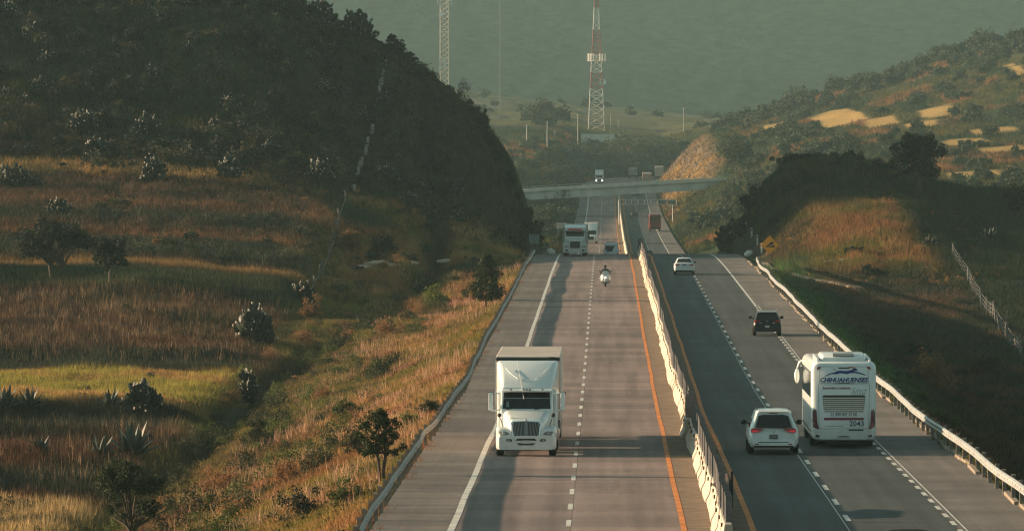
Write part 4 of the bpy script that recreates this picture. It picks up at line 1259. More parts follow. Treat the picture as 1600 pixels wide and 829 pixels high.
# ---- coach, seen from behind
def coach():
    root = thing('coach', 'white long distance coach with blue running hound and lettering on its back', 'bus')
    W = 1.30; L = 12.8; H = 3.46
    rings = []
    for y, hw, zt, zb in ((0,1.15,H-.16,.36),(.05,1.235,H-.06,.33),(.20,1.295,H,.30),(.6,W,H+.02,.30),(6,W,H+.02,.30),(12.2,W,H,.30),(12.6,1.25,H-.15,.34),(12.8,1.1,H-.4,.4)):
        rings.append(rr(-hw, hw, zb, zt, .26, y, 4))
    b = MB(); b.loft(rings); b.build('body', P_WHITE, root, smooth=34)
    def S(x, z):
        q = abs(x); return 0 if q < 1.15 else (.05*(q-1.15)/.085 if q < 1.235 else .05+.15*(q-1.235)/.06)
    M_BLUE = mat('decal_blue', (.028,.042,.20), .4, noise=.1); M_WINE = mat('decal_wine', (.20,.015,.045), .4, noise=.1); M_SEAM = mat('seam_grey', (.13,.14,.14), .6); M_DGRY = mat('decal_grey', (.10,.11,.12), .5)
    # upper rear panel edge, seams
    def outline(poly, w, m, name, out=.008):
        b = MB(); n = len(poly); cx = sum(p[0] for p in poly)/n; cz = sum(p[1] for p in poly)/n
        q = [(p[0]+(w if p[0]<cx else -w), p[1]+(w if p[1]<cz else -w)) for p in poly]
        b.add([(p[0],S(*p)-out,p[1]) for p in poly+q], [(i,(i+1)%n,n+(i+1)%n,n+i) for i in range(n)])
        return b.build(name, m, root, fix=False)
    outline([(-.99,2.60),(.99,2.60),(.97,3.28),(-.97,3.28)], .014, M_SEAM, 'panel_seam')
    outline([(-1.0,.78),(1.0,.78),(1.03,2.56),(-1.03,2.56)], .012, M_SEAM, 'panel_seam')
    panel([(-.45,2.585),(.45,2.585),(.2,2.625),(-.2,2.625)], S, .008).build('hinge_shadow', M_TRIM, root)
    # running hound, an outline given its own thin plate
    hound = [(-.86,2.92),(-.80,2.97),(-.62,3.05),(-.46,3.09),(-.40,3.10),(-.30,3.155),(-.12,3.165),(.05,3.150),(.20,3.165),(.34,3.20),(.40,3.245),(.48,3.27),(.56,3.23),(.60,3.17),(.50,3.16),(.44,3.14),(.60,3.11),(.78,3.06),(.98,2.985),(.90,2.98),(.70,3.03),(.46,3.075),(.26,3.06),(.14,3.03),(.0,3.045),(-.16,3.06),(-.32,3.02),(-.52,3.03),(-.68,2.98)]
    sh = -.05
    b = MB(); hp = [(x*.93, S(x,z)-.012, z+sh) for x, z in hound]; b.add(hp, [tuple(range(len(hp)))]); b.build('hound_emblem', M_BLUE, root, fix=False)
    b = MB(); tl = [(-.52,3.205),(-.38,3.225),(-.30,3.20),(-.36,3.19),(-.42,3.20)]; b.add([(x,S(x,z)-.012,z+sh) for x,z in tl], [tuple(range(5))]); b.build('emblem_tail', M_BLUE, root, fix=False)
    b = MB(); rd = [(.06,3.275),(.22,3.31),(.38,3.305),(.46,3.27),(.36,3.26),(.30,3.275),(.18,3.265)]; b.add([(x,S(x,z)-.013,z+sh) for x,z in rd], [tuple(range(7))]); b.build('emblem_scarf', mat('decal_red', (.42,.10,.09), .4), root, fix=False)
    text_mb('CHIHUAHUENSES', .245, 1.93, S, -.95, 2.655, .010, .25).build('name_lettering', M_BLUE, root, fix=False)
    text_mb('Seguridad y tradición', .135, 1.12, S, -.85, 2.375, .004).build('motto_lettering', M_WINE, root, fix=False)
    text_mb('Select', .36, .62, S, .30, 2.19, -.006, .45).build('script_lettering', M_DGRY, root, fix=False)
    b = MB(); b.add([(.30,-.013,2.14),(.86,-.013,2.16),(.86,-.013,2.172),(.30,-.013,2.15)], [(0,1,2,3)]); b.build('script_flourish', M_DGRY, root, fix=False)
    # engine grille with louvres
    g = panel([(-.80,1.54),(.80,1.54),(.86,2.08),(.82,2.13),(-.82,2.13),(-.86,2.08)], S, .006).build('engine_grille', M_TRIM, root)
    for k in range(6):
        z = 1.575 + k*.083; hw = .79 + .06*(k/6)
        b = MB(); b.prism([(-.004,z),(-.05,z-.004),(-.05,z+.034),(-.004,z+.05)], 'x', -hw, hw); b.build('louvre', P_CREAM, g)
    panel(quad2(-.78,.78,1.455,1.490), S, .010).build('red_stripe', M_WINE, root)
    text_mb('01 800 807 55 00', .165, 1.05, S, -.53, 1.315, .003).build('phone_lettering', M_DGRY, root, fix=False)
    panel(quad2(-.55,.52,1.265,1.275), S, .008).build('thin_line', M_DGRY, root)
    panel(quad2(-.80,.80,1.13,1.225), S, .010).build('red_stripe', M_WINE, root)
    text_mb('2043', .30, .58, S, .22, .89, .004).build('number_lettering', mat('decal_ink', (.03,.045,.07), .4), root, fix=False)
    panel(quad2(.20,.79,.705,.76), S, .010).build('vent_slot', M_TRIM, root)
    b = MB(); b.add([(-.75,-.012,.89),(-.02,-.012,.87),(-.02,-.012,.885),(-.75,-.012,.905)], [(0,1,2,3)]); b.build('panel_seam', M_SEAM, root, fix=False)
    lamp = [(-1.00,.76),(-1.06,1.0),(-1.10,1.5),(-1.18,1.58),(-1.255,1.54),(-1.26,1.05),(-1.235,.86),(-1.15,.81)]
    for pl in (lamp, mirror(lamp)): panel(pl, S, .016).build('tail_lamp', mat('lamp_wine', (.10,.012,.03), .15, noise=.25, scale=4, coat=.6), root, smooth=40)
    for s in (-1,1):
        panel([(s*1.13,.46),(s*.98,.44),(s*.97,.52),(s*1.12,.55)], S, .012).build('fog_lamp', M_TRIM, root)
        panel([(s*1.08,3.14),(s*.93,3.22),(s*.93,3.27),(s*1.06,3.26)], S, .012).build('marker_lamp', M_LAMPR, root)
    panel(quad2(-.22,.22,3.19,3.235), S, .012).build('high_brake_lamp', M_TRIM, root)
    panel(quad2(-.24,.24,.40,.50), S, .010).build('licence_plate', mat('plate_dim', (.34,.36,.36), .5), root)
    b = MB(); b.box(-.17,.17,-.022,-.012,.475,.50); b.build('plate_lamp', M_TRIM, root)
    # roof unit
    b = MB(); b.loft([rr(-.86,.86,H-.05,H+.16,.1,.5), rr(-.92,.92,H-.05,H+.30,.12,1.0), rr(-.92,.92,H-.05,H+.32,.12,3.6), rr(-.8,.8,H-.05,H+.1,.07,4.2)]); b.build('roof_unit', P_WHITE, root, smooth=35)
    b = MB(); v = [(-.42,.62,H+.21),(.42,.62,H+.21),(.42,.99,H+.305),(-.42,.99,H+.305)]; b.add([(x,y-.03,z+.025) for x,y,z in v]+[(x,y,z-.05) for x,y,z in v], [(0,1,2,3),(7,6,5,4)]+[(i,(i+1)%4,4+(i+1)%4,4+i) for i in range(4)]); b.build('roof_grille', mat('roof_grey', (.15,.18,.18), .5), root)
    for s in (-1,1):
        b = MB(); b.prism([(.25,H),(.6,H+.14),(5,H+.2),(5,H)], 'x', s*1.04-.05, s*1.04+.05); b.build('roof_fairing', P_WHITE, root, bevel=.02)
    # sides
    for s in (-1,1):
        b = MB(); b.box(min(s*1.29,s*1.312), max(s*1.29,s*1.312), 1.0, 12.0, 2.0, 3.05); b.build('side_window', M_GLASS, root, bevel=.008)
        b = MB(); b.box(min(s*1.29,s*1.306), max(s*1.29,s*1.306), .9, 12.2, .62, .70); b.build('side_trim', M_TRIM, root)
        for y in (2.9, 4.2, 10.2): wheel(root, s*1.10, y, .50, .34, True, s)
        b = MB(); b.box(min(s*.66,s*1.16), max(s*.66,s*1.16), 2.0, 2.04, .08, .5); b.build('mud_flap', M_BLACK, root)
    for s in (-1,1):
        b = MB(); b.tube([(s*1.1,12.6,3.2),(s*1.40,12.9,3.1),(s*1.50,12.9,2.8)], .04, 6); b.ell((s*1.50,12.9,2.5), (.11,.10,.32), 10, 8); b.build('side_mirror', P_WHITE if s < 0 else M_TRIM, root, smooth=40)
    b = MB(); b.box(-1.0,1.0,.25,2.0,.24,.36); b.build('underbody', M_BLACK, root)
    return place(root, 5.95, 257)
coach()

def red_bus():
    root = thing('bus', 'dark red bus seen from behind near the far sign gantry', 'bus')
    b = MB(); b.loft([rr(-1.15,1.15,.5,3.5,.3,0,4), rr(-1.27,1.27,.45,3.65,.3,.25,4), rr(-1.27,1.27,.45,3.65,.3,11.5,4)]); b.build('body', P_RED, root, smooth=34)
    S = lambda x, z: 0
    panel([(-.95,2.4),(.95,2.4),(.88,3.2),(-.88,3.2)], S).build('rear_window', mat('maroon_glass', (.07,.018,.018), .3), root)
    for s in (-1,1):
        panel([(s*1.1,1.0),(s*.85,1.0),(s*.85,1.25),(s*1.1,1.25)], S, .02).build('tail_lamp', M_LAMPRON, root)
        wheel(root, s*1.05, 2.6, .5, .3, False, s); wheel(root, s*1.05, 9, .5, .3, False, s)
        b = MB(); b.box(min(s*1.26,s*1.28), max(s*1.26,s*1.28), .9, 11, 2.2, 3.1); b.build('side_window', M_GLASS, root)
    b = MB(); b.box(-1.1,1.1,-.03,.02,.55,.9); b.build('bumper', M_TRIM, root)
    return place(root, 6.85, 1370)
red_bus()

# ---- articulated lorries, front towards the camera (local -y)
def loft_part(root, name, rings, m, smooth=34, bevel=0):
    b = MB(); b.loft(rings); return b.build(name, m, root, smooth=smooth, bevel=bevel)

def big_semi():
    root = thing('semi_truck', 'large white semi truck with tall roof fairing and chrome grille coming towards the viewer', 'truck')
    Y0 = lambda x, z: .06 + .10*(abs(x)/1.18)**3
    # bumper
    rings = []
    for y, k in ((0,.90),(.10,1.0),(.45,1.01)):
        rings.append(rr(-1.17*k, 1.17*k, .26, .80, .10, y, 3))
    loft_part(root, 'bumper', rings, P_WHITE)
    Sb = lambda x, z: (0 if abs(x) < 1.05 else .10*(abs(x)-1.05)/.12)
    panel([(-.42,.62),(.42,.62),(.34,.70),(-.34,.70)], Sb, .012).build('bumper_intake', M_TRIM, root)
    panel([(-.26,.44),(.26,.44),(.38,.52),(-.38,.52)], Sb, .012).build('bumper_intake', M_TRIM, root)
    panel(quad2(-.17,.17,.50,.63), Sb, .022).build('licence_plate', M_PLATE, root)
    for s in (-1,1):
        t = panel([(s*.78,.60),(s*.56,.58),(s*.54,.65),(s*.60,.69),(s*.76,.68)], Sb, .010).build('fog_lamp', M_TRIM, root)
        b = MB(); b.ell((s*.67,-.015,.635), (.06,.03,.035), 10, 6); b.build('lens', M_LAMPW, t, smooth=40)
    # hood and fenders
    rings = [rr(-.58,.58,.82,1.30,.16,.16,4), rr(-.66,.66,.82,1.37,.18,.25,4), rr(-.74,.74,.82,1.46,.2,.7,4), rr(-.86,.86,.84,1.62,.22,1.4,4), rr(-.95,.95,.9,1.76,.2,2.15,4)]
    loft_part(root, 'hood', rings, P_WHITE)
    for s in (-1,1):
        rings = []
        for y, xi, xo, zt in ((.14,.56,1.02,.96),(.22,.52,1.12,1.06),(.6,.5,1.185,1.15),(1.2,.5,1.19,1.14),(1.6,.5,1.17,1.0),(1.75,.5,1.12,.8)):
            a, c = (xi, xo) if s > 0 else (-xo, -xi)
            rings.append(rr(a, c, .62, zt, .13, y, 4))
        loft_part(root, 'fender', rings, P_WHITE)
        Sf = lambda x, z: .14 + (0 if abs(x) < .98 else .09*(abs(x)-.98)/.13) + max(0, z-.93)*.6
        lp = [(s*.66,.84),(s*1.00,.82),(s*1.07,.92),(s*1.05,1.0),(s*.86,.985),(s*.70,.92)]
        h = panel(lp, Sf, .02, .05).build('headlamp', mat('headlamp_grey', (.13,.15,.14), .12, noise=.3, scale=6, coat=.7), root, smooth=40)
        b = MB(); b.ell((s*.88,.13,.90), (.08,.05,.055), 10, 6); b.build('lens', M_LAMPW, h, smooth=40)
    # grille
    gp = [(-.47,.735),(.47,.735),(.54,.80),(.60,1.30),(.54,1.37),(.08,1.385),(0,1.40),(-.08,1.385),(-.54,1.37),(-.60,1.30),(-.54,.80)]
    Sg = lambda x, z: .10 + (z-.73)*.10
    g = panel(gp, Sg, .02, .12).build('grille', M_CHROME, root)
    gi = [(x*.90, 1.055+(z-1.055)*.90) for x, z in gp]
    panel(gi, Sg, .026, .02).build('grille_recess', M_BLACK, g)
    for k in range(17):
        x = -.50 + k/16.0
        zt = 1.335 - .03*abs(x); zl = .79
        b = MB(); b.tube([(x*.86, Sg(0,zl)-.04, zl),(x, Sg(0,zt)-.04, zt)], .0095 if k != 8 else .026, 5); b.build('grille_bar', mat('bar_chrome', (.42,.43,.43), .3, metal=.8, noise=.1), g)
    b = MB(); b.ell((0,Sg(0,1.39)-.04,1.39), (.06,.03,.05), 10, 6); b.tube([(0,.10,1.42),(0,.16,1.52)], [.03,.012], 6); b.build('hood_ornament', M_CHROME, root)
    # cab
    b = MB(); b.prism([(1.95,.9),(1.95,1.70),(2.62,2.46),(3.4,2.52),(3.4,.9)], 'x', -1.03, 1.03); b.build('cab', P_WHITE, root, bevel=.06)
    def scr(poly, out, nm, m, par):
        b = MB(); f = lambda x, z: 1.95 + (z-1.70)*.67/.76
        n = len(poly); v = [(x, f(x,z)-out, z+out*.6) for x,z in poly] + [(x, f(x,z)+.05, z) for x,z in poly]
        b.add(v, [tuple(range(n)), tuple(range(n,2*n))[::-1]] + [(i,(i+1)%n,n+(i+1)%n,n+i) for i in range(n)])
        return b.build(nm, m, par)
    ws = scr([(-.94,1.78),(.94,1.78),(.90,2.40),(-.90,2.40)], .012, 'windscreen', M_GLASS, root)
    scr([(-.90,2.16),(.90,2.16),(.895,2.19),(-.895,2.19)], .016, 'visor_line', mat('visor_line', (.22,.25,.25), .4), ws)
    scr([(-.80,1.84),(-.70,1.84),(-.70,2.05),(-.80,2.05)], .016, 'stickers', mat('sticker_teal', (.14,.22,.21), .5, noise=.5, scale=14), ws)
    for s in (-1,1):
        b = MB(); b.tube([(s*.55-.25,1.92,1.76),(s*.55+.25,2.0,1.84)], .014, 5); b.build('wiper', M_TRIM, root)
    b = MB(); b.prism([(2.34,2.43),(2.30,2.47),(2.66,2.56),(2.7,2.50)], 'x', -.98, .98); b.build('visor', P_WHITE, root, bevel=.012)
    for x in (-.62,-.12,0,.12,.62):
        b = MB(); b.box(x-.04,x+.04,2.35,2.42,2.505,2.545); b.build('marker_lamp', mat('lamp_amber', (.16,.07,.05), .4), root)
    # roof fairing and sleeper
    rings = [rr(-.96,.96,2.44,2.60,.07,2.62,4), rr(-1.02,1.02,2.42,2.90,.16,2.92,4), rr(-1.10,1.10,2.40,3.22,.22,3.4,4), rr(-1.17,1.17,2.3,3.48,.20,4.0,4), rr(-1.22,1.22,2.2,3.58,.14,4.6,4), rr(-1.22,1.22,2.2,3.58,.12,5.3,4)]
    loft_part(root, 'roof_fairing', rings, P_WHITE, 40)
    for s in (-1,1):       # creases on the fairing
        b = MB(); b.tube([(s*.35,2.83,2.93),(s*.62,3.1,3.12),(s*.86,3.55,3.36)], .018, 5); b.build('fairing_crease', P_WHITE, root)
    b = MB(); b.box(-1.17,1.17,3.3,5.3,.75,2.45); b.build('sleeper', P_WHITE, root, bevel=.07)
    for s in (-1,1):
        b = MB(); b.box(min(s*1.14,s*1.21), max(s*1.14,s*1.21), 4.9, 5.9, .8, 3.5); b.build('side_extender', P_WHITE, root, bevel=.02)
        b = MB(); v = [(2.15,1.8),(3.2,1.8),(3.2,2.35),(2.65,2.35)]; b.prism(v, 'x', min(s*1.02,s*1.042), max(s*1.02,s*1.042)); b.build('side_window', M_GLASS, root)
        # mirrors
        b = MB(); b.tube([(s*1.02,2.3,2.36),(s*1.40,2.2,2.42)], .03, 6); b.tube([(s*1.02,2.2,1.74),(s*1.40,2.2,1.70)], .03, 6)
        b.box(min(s*1.33,s*1.50), max(s*1.33,s*1.50), 2.1, 2.22, 1.72, 2.42); m = b.build('side_mirror', P_WHITE, root, bevel=.03)
        b = MB(); b.box(min(s*1.30,s*1.53), max(s*1.30,s*1.53), 2.16, 2.26, 2.34, 2.44); b.build('mirror_bracket', M_TRIM, m)
        b = MB(); b.tube([(s*.86,.75,1.02),(s*1.0,.75,1.42),(s*1.05,.78,1.5)], .018, 6); b.ell((s*1.05,.78,1.58), (.085,.06,.085), 10, 6); b.build('hood_mirror', M_TRIM, root, smooth=40)
        b = MB(); b.cyl((s*.98,4.1,.75), 'y', .32, 1.5, 18); b.build('fuel_tank', M_CHROME, root, smooth=40)
        wheel(root, s*1.03, 1.15, .50, .30, True, s)
        for y in (5.9, 7.2): wheel(root, s*.95, y, .50, .52, False, s)
        for y in (17.6, 18.9): wheel(root, s*.99, y, .50, .52, False, s)
    b = MB(); b.tube([(-.38,2.9,3.62),(-.05,2.2,1.80)], .013, 5); b.build('aerial', M_PLATE, root)
    b = MB(); b.box(-.45,.45,1.6,8,.55,.95); b.box(-1.0,1.0,.9,1.4,.42,.56); b.build('chassis', M_BLACK, root)
    # trailer
    t = MB(); t.box(-1.29,1.29,6.4,21.0,1.18,3.72); tr = t.build('trailer', paint('paint_tan_trailer', (.70,.58,.50), .7, 0, .12), root, bevel=.03)
    b = MB(); b.box(-1.30,1.30,6.36,6.398,3.55,3.66); b.box(.85,1.1,6.33,6.36,3.58,3.68); b.build('front_recess', M_BLACK, tr)
    for s in (-1,1):
        b = MB(); b.box(s*1.295-.025,s*1.295+.025,6.33,6.40,1.15,3.70); b.build('corner_post', M_CHROME, tr)
        b = MB(); b.box(s*1.24-.02, s*1.24+.02, 9.5, 16.8, .5, 1.17); b.build('side_skirt', mat('skirt_grey', (.20,.20,.20), .6), tr)
    for k in range(11):
        b = MB(); b.box(-1.25,1.25,7.2+k*1.3,7.23+k*1.3,3.71,3.735); b.build('roof_rib', MATS['paint_tan_trailer'], tr)
    return place(root, -6.72, 249.5)
big_semi()

def crest_semi():
    root = thing('semi_truck', 'grey white semi truck with black grille and red roof band at the crest', 'truck')
    m = paint('paint_grey_white', (.50,.52,.50), .4)
    b = MB(); b.loft([rr(-1.20,1.20,.36,.82,.06,0,3), rr(-1.22,1.22,.36,.82,.06,.3,3)]); b.build('bumper', m, root, smooth=34)
    S = lambda x, z: 0
    for s in (-1,1):
        panel(quad2(min(s*.72,s*.98), max(s*.72,s*.98), .50, .68), S, .012).build('fog_lamp', M_TRIM, root)
        b = MB(); b.loft([rr(min(s*.5,s*1.20), max(s*.5,s*1.20), .78, 1.30, .07, .08, 3), rr(min(s*.5,s*1.22), max(s*.5,s*1.22), .70, 1.34, .1, .5, 3), rr(min(s*.5,s*1.22), max(s*.5,s*1.22), .70, 1.2, .1, 1.6, 3)]); b.build('fender', m, root, smooth=34)
        Sf = lambda x, z: .08
        h = panel(quad2(min(s*.66,s*1.12), max(s*.66,s*1.12), .90, 1.04), Sf, .012).build('headlamp', mat('lamp_dull', (.13,.15,.15), .2, coat=.5), root)
        b = MB(); b.ell((s*.80,.06,.97), (.09,.04,.06), 10, 6); b.ell((s*1.0,.06,.97), (.09,.04,.06), 10, 6); b.build('lens', M_LAMPW, h, smooth=40)
        b = MB(); b.cyl((s*1.12, 3.0, 1.9), 'z', .075, 2.6, 12); b.build('exhaust_stack', M_CHROME, root, smooth=40)
        b = MB(); b.cyl((s*.98,.55+.15,1.15), 'y', .15, .7, 14); b.build('air_cleaner', M_CHROME, root, smooth=40)
        b = MB(); b.tube([(s*1.0,2.0,2.3),(s*1.38,1.95,2.4)], .03, 6); b.box(min(s*1.30,s*1.46), max(s*1.30,s*1.46), 1.9, 2.0, 1.75, 2.4); b.build('side_mirror', M_TRIM, root, bevel=.02)
        wheel(root, s*1.03, 1.2, .5, .3, False, s)
        for y in (5.0, 6.3, 15.0, 16.3): wheel(root, s*.96, y, .5, .5, False, s)
    b = MB(); b.loft([rr(-.58,.58,.80,1.58,.1,.02,3), rr(-.62,.62,.8,1.64,.12,.2,3), rr(-.80,.80,.85,1.82,.16,1.9,3)]); b.build('hood', m, root, smooth=34)
    g = panel(quad2(-.50,.50,.80,1.50), lambda x, z: .02, .014).build('grille', M_BLACK, root)
    for k in range(9):
        x = -.44+k*.11; b = MB(); b.box(x-.008,x+.008,-.012,-.002,.82,1.48); b.build('grille_bar', mat('bar_dull', (.12,.11,.11), .4, metal=.6), g)
    b = MB(); b.prism([(1.8,.9),(1.8,1.85),(2.05,2.75),(2.9,2.85),(2.9,.9)], 'x', -1.02, 1.02); b.build('cab', m, root, bevel=.05)
    f = lambda x, z: 1.8 + (z-1.85)*.25/.9
    w1 = panel([(-.92,2.0),(.92,2.0),(.90,2.42),(-.90,2.42)], f, .02); w1.build('windscreen', M_GLASS, root)
    b = MB(); b.prism([(1.86,2.44),(1.66,2.40),(1.66,2.50),(1.9,2.56)], 'x', -1.0, 1.0); b.build('sun_visor', M_TRIM, root)
    panel([(-.80,2.60),(.80,2.60),(.62,2.78),(-.62,2.78)], f, .03).build('red_band', mat('band_red', (.55,.06,.07), .4, noise=.35, scale=7), root)
    b = MB(); b.loft([rr(-1.02,1.02,2.5,2.86,.08,2.06,3), rr(-1.16,1.16,1.0,3.05,.12,3.1,3), rr(-1.2,1.2,1.0,3.12,.1,4.6,3)]); b.build('sleeper', m, root, smooth=34)
    b = MB(); b.box(-1.28,1.28,5.4,19,1.1,3.16); b.build('trailer', paint('paint_dull_trailer', (.40,.42,.40), .6, 0), root, bevel=.03)
    b = MB(); b.box(-.45,.45,.6,6,.5,.9); b.build('chassis', M_BLACK, root)
    b = MB(); b.box(-.2,.2,-.03,-.01,.44,.56); b.build('licence_plate', M_PLATE, root)
    return place(root, -6.75, 648)
crest_semi()

def box_truck(label, X, Y, rear=False, body=None, lamps=False, H=3.9, name='box_truck'):
    """far lorries: cab, cargo box, windscreen, lamps, wheels"""
    root = thing(name, label, 'truck'); body = body or P_CREAM
    if not rear:
        b = MB(); b.loft([rr(-1.10,1.10,.5,1.5,.12,0,3), rr(-1.18,1.18,.45,1.7,.15,.5,3), rr(-1.15,1.15,.6,2.7,.2,1.3,3), rr(-1.15,1.15,.6,2.75,.15,2.4,3)]); b.build('cab', P_WHITE, root, smooth=34)
        b = MB(); v = [(-.98,.62,1.75),(.98,.62,1.75),(.95,1.22,2.5),(-.95,1.22,2.5)]; b.add([(x,y-.10,z+.03) for x,y,z in v]+[(x,y+.1,z-.06) for x,y,z in v], [(0,1,2,3),(7,6,5,4)]+[(i,(i+1)%4,4+(i+1)%4,4+i) for i in range(4)]); b.build('windscreen', M_GLASS, root)
        b = MB(); b.box(-.5,.5,-.03,.0,.75,1.35); b.build('grille', M_BLACK, root)
        for s in (-1,1):
            b = MB(); b.ell((s*.85,-.01,.95), (.16,.05,.13), 10, 6); b.build('headlamp', M_LAMPON if lamps else M_LAMPW, root, smooth=40)
        b = MB(); b.loft([rr(-1.05,1.05,2.7,2.8,.04,1.4,3), rr(-1.2,1.2,2.6,H-.1,.2,2.5,3)]); b.build('roof_fairing', P_WHITE, root, smooth=34)
        y0, y1 = 2.7, 13.0
    else:
        y0, y1 = 0, 12.0
    b = MB(); b.box(-1.27,1.27,y0,y1,1.0,H); bx = b.build('cargo_box', body, root, bevel=.03)
    if rear:
        b = MB()
        for x in (-1.24,0,1.20): b.box(x,x+.05,-.03,-.002,1.05,H-.05)
        b.box(-1.27,1.27,-.04,-.002,H-.16,H-.06); b.build('door_frame', P_CREAM, bx)
        b = MB(); b.box(-1.2,1.2,-.02,.3,.5,.75); b.build('bumper', M_TRIM, root)
        for s in (-1,1): b = MB(); b.box(min(s*.8,s*1.1), max(s*.8,s*1.1), -.05,-.02,.58,.70); b.build('tail_lamp', M_LAMPR, root)
    for s in (-1,1):
        for y in ((1.2, 9.5, 11.0) if not rear else (1.6, 2.9, 10.5)): wheel(root, s*1.0, y, .5, .4, False, s)
    b = MB(); b.box(-.5,.5,y0,y1,.5,.98); b.build('chassis', M_BLACK, root)
    return place(root, X, Y)
box_truck('white truck with cream box half hidden behind the crest truck', -6.45, 1222, H=3.95)
box_truck('white truck with lit headlamps coming over the far rise', -6.1+.5, 1880, lamps=True, H=3.9, body=paint('paint_tan', (.42,.37,.32), .6, 0))
box_truck('brown backed box truck with bright left edge above the overpass', 8.2, 1846, True, paint('paint_brown', (.36,.25,.20), .6, 0))
box_truck('pale box truck furthest up the right carriageway on the far rise', 9.0+3.5, 1935, True, paint('paint_pale', (.46,.43,.38), .6, 0))
box_truck('dull grey flat fronted truck topping the rise right of the lit headlamps', 1.6+3.0, 1952, True, paint('paint_dull', (.24,.24,.22), .6, 0), H=3.2)

def van():
    root = thing('van', 'white van with wide dark windscreen coming up behind the crest beside the barrier', 'van')
    rk = lambda z: float(np.interp(z, [.2,.5,.95,1.1,1.95,2.3], [.06,0,.10,.45,.95,1.25]))
    st = [(0,2.20,.66),(.3,2.24,.72),(1.5,2.27,.76),(4.6,2.26,.76),(5.1,2.2,.74)]
    b, S = car_body(5.1, .97, .3, 1.08, st, .74, rk, yr=2.2); b.build('body', P_WHITE, root, smooth=32)
    panel([(-.80,1.16),(.80,1.16),(.68,1.86),(-.68,1.86)], S, .012).build('windscreen', M_GLASS, root, smooth=40)
    for s in (-1,1): panel([(s*.85,.78),(s*.58,.78),(s*.58,.93),(s*.85,.95)], S, .014).build('headlamp', M_LAMPW, root)
    panel(quad2(-.45,.45,.62,.82), S, .014).build('grille', M_TRIM, root)
    side_windows(root, [(1.5,2.5,2.5,1.9),(2.6,4.6,4.6,2.6)], .97, 1.08, .74, 2.2)
    for y in (1.0, 4.1):
        for s in (-1,1): wheel(root, s*.85, y, .34, .22, False, s)
    mirrors(root, .98, 1.3, 1.25, P_WHITE)
    b = MB()
    for x in (-.6,.6): b.box(x-.03,x+.03,1.6,4.4,2.29,2.34)
    for k in range(4): b.box(-.6,.6,1.7+k*.8,1.76+k*.8,2.345,2.38)
    b.build('roof_rack', mat('rack_rust', (.28,.13,.08), .7), root)
    return place(root, -2.95, 778)
van()

# ---- motorcycle and its rider
def skin(name, joints, edges, root_key, m, parent=None, sub=2):
    keys = list(joints); me = bpy.data.meshes.new(name)
    me.from_pydata([joints[k][0] for k in keys], [(keys.index(a), keys.index(b)) for a, b in edges], [])
    o = bpy.data.objects.new(name, me); COL.objects.link(o)
    me.materials.append(m)
    md = o.modifiers.new('skin', 'SKIN')
    if not me.skin_vertices: 
        bm = bmesh.new(); bm.from_mesh(me); bm.verts.layers.skin.verify(); bm.to_mesh(me); bm.free()
    for i, k in enumerate(keys):
        r = joints[k][1]; r = r if isinstance(r, tuple) else (r, r)
        me.skin_vertices[0].data[i].radius = r
        me.skin_vertices[0].data[i].use_root = (k == root_key)
    md.use_smooth_shade = True
    s = o.modifiers.new('smooth', 'SUBSURF'); s.levels = sub; s.render_levels = sub
    if parent is not None: o.parent = parent
    return o

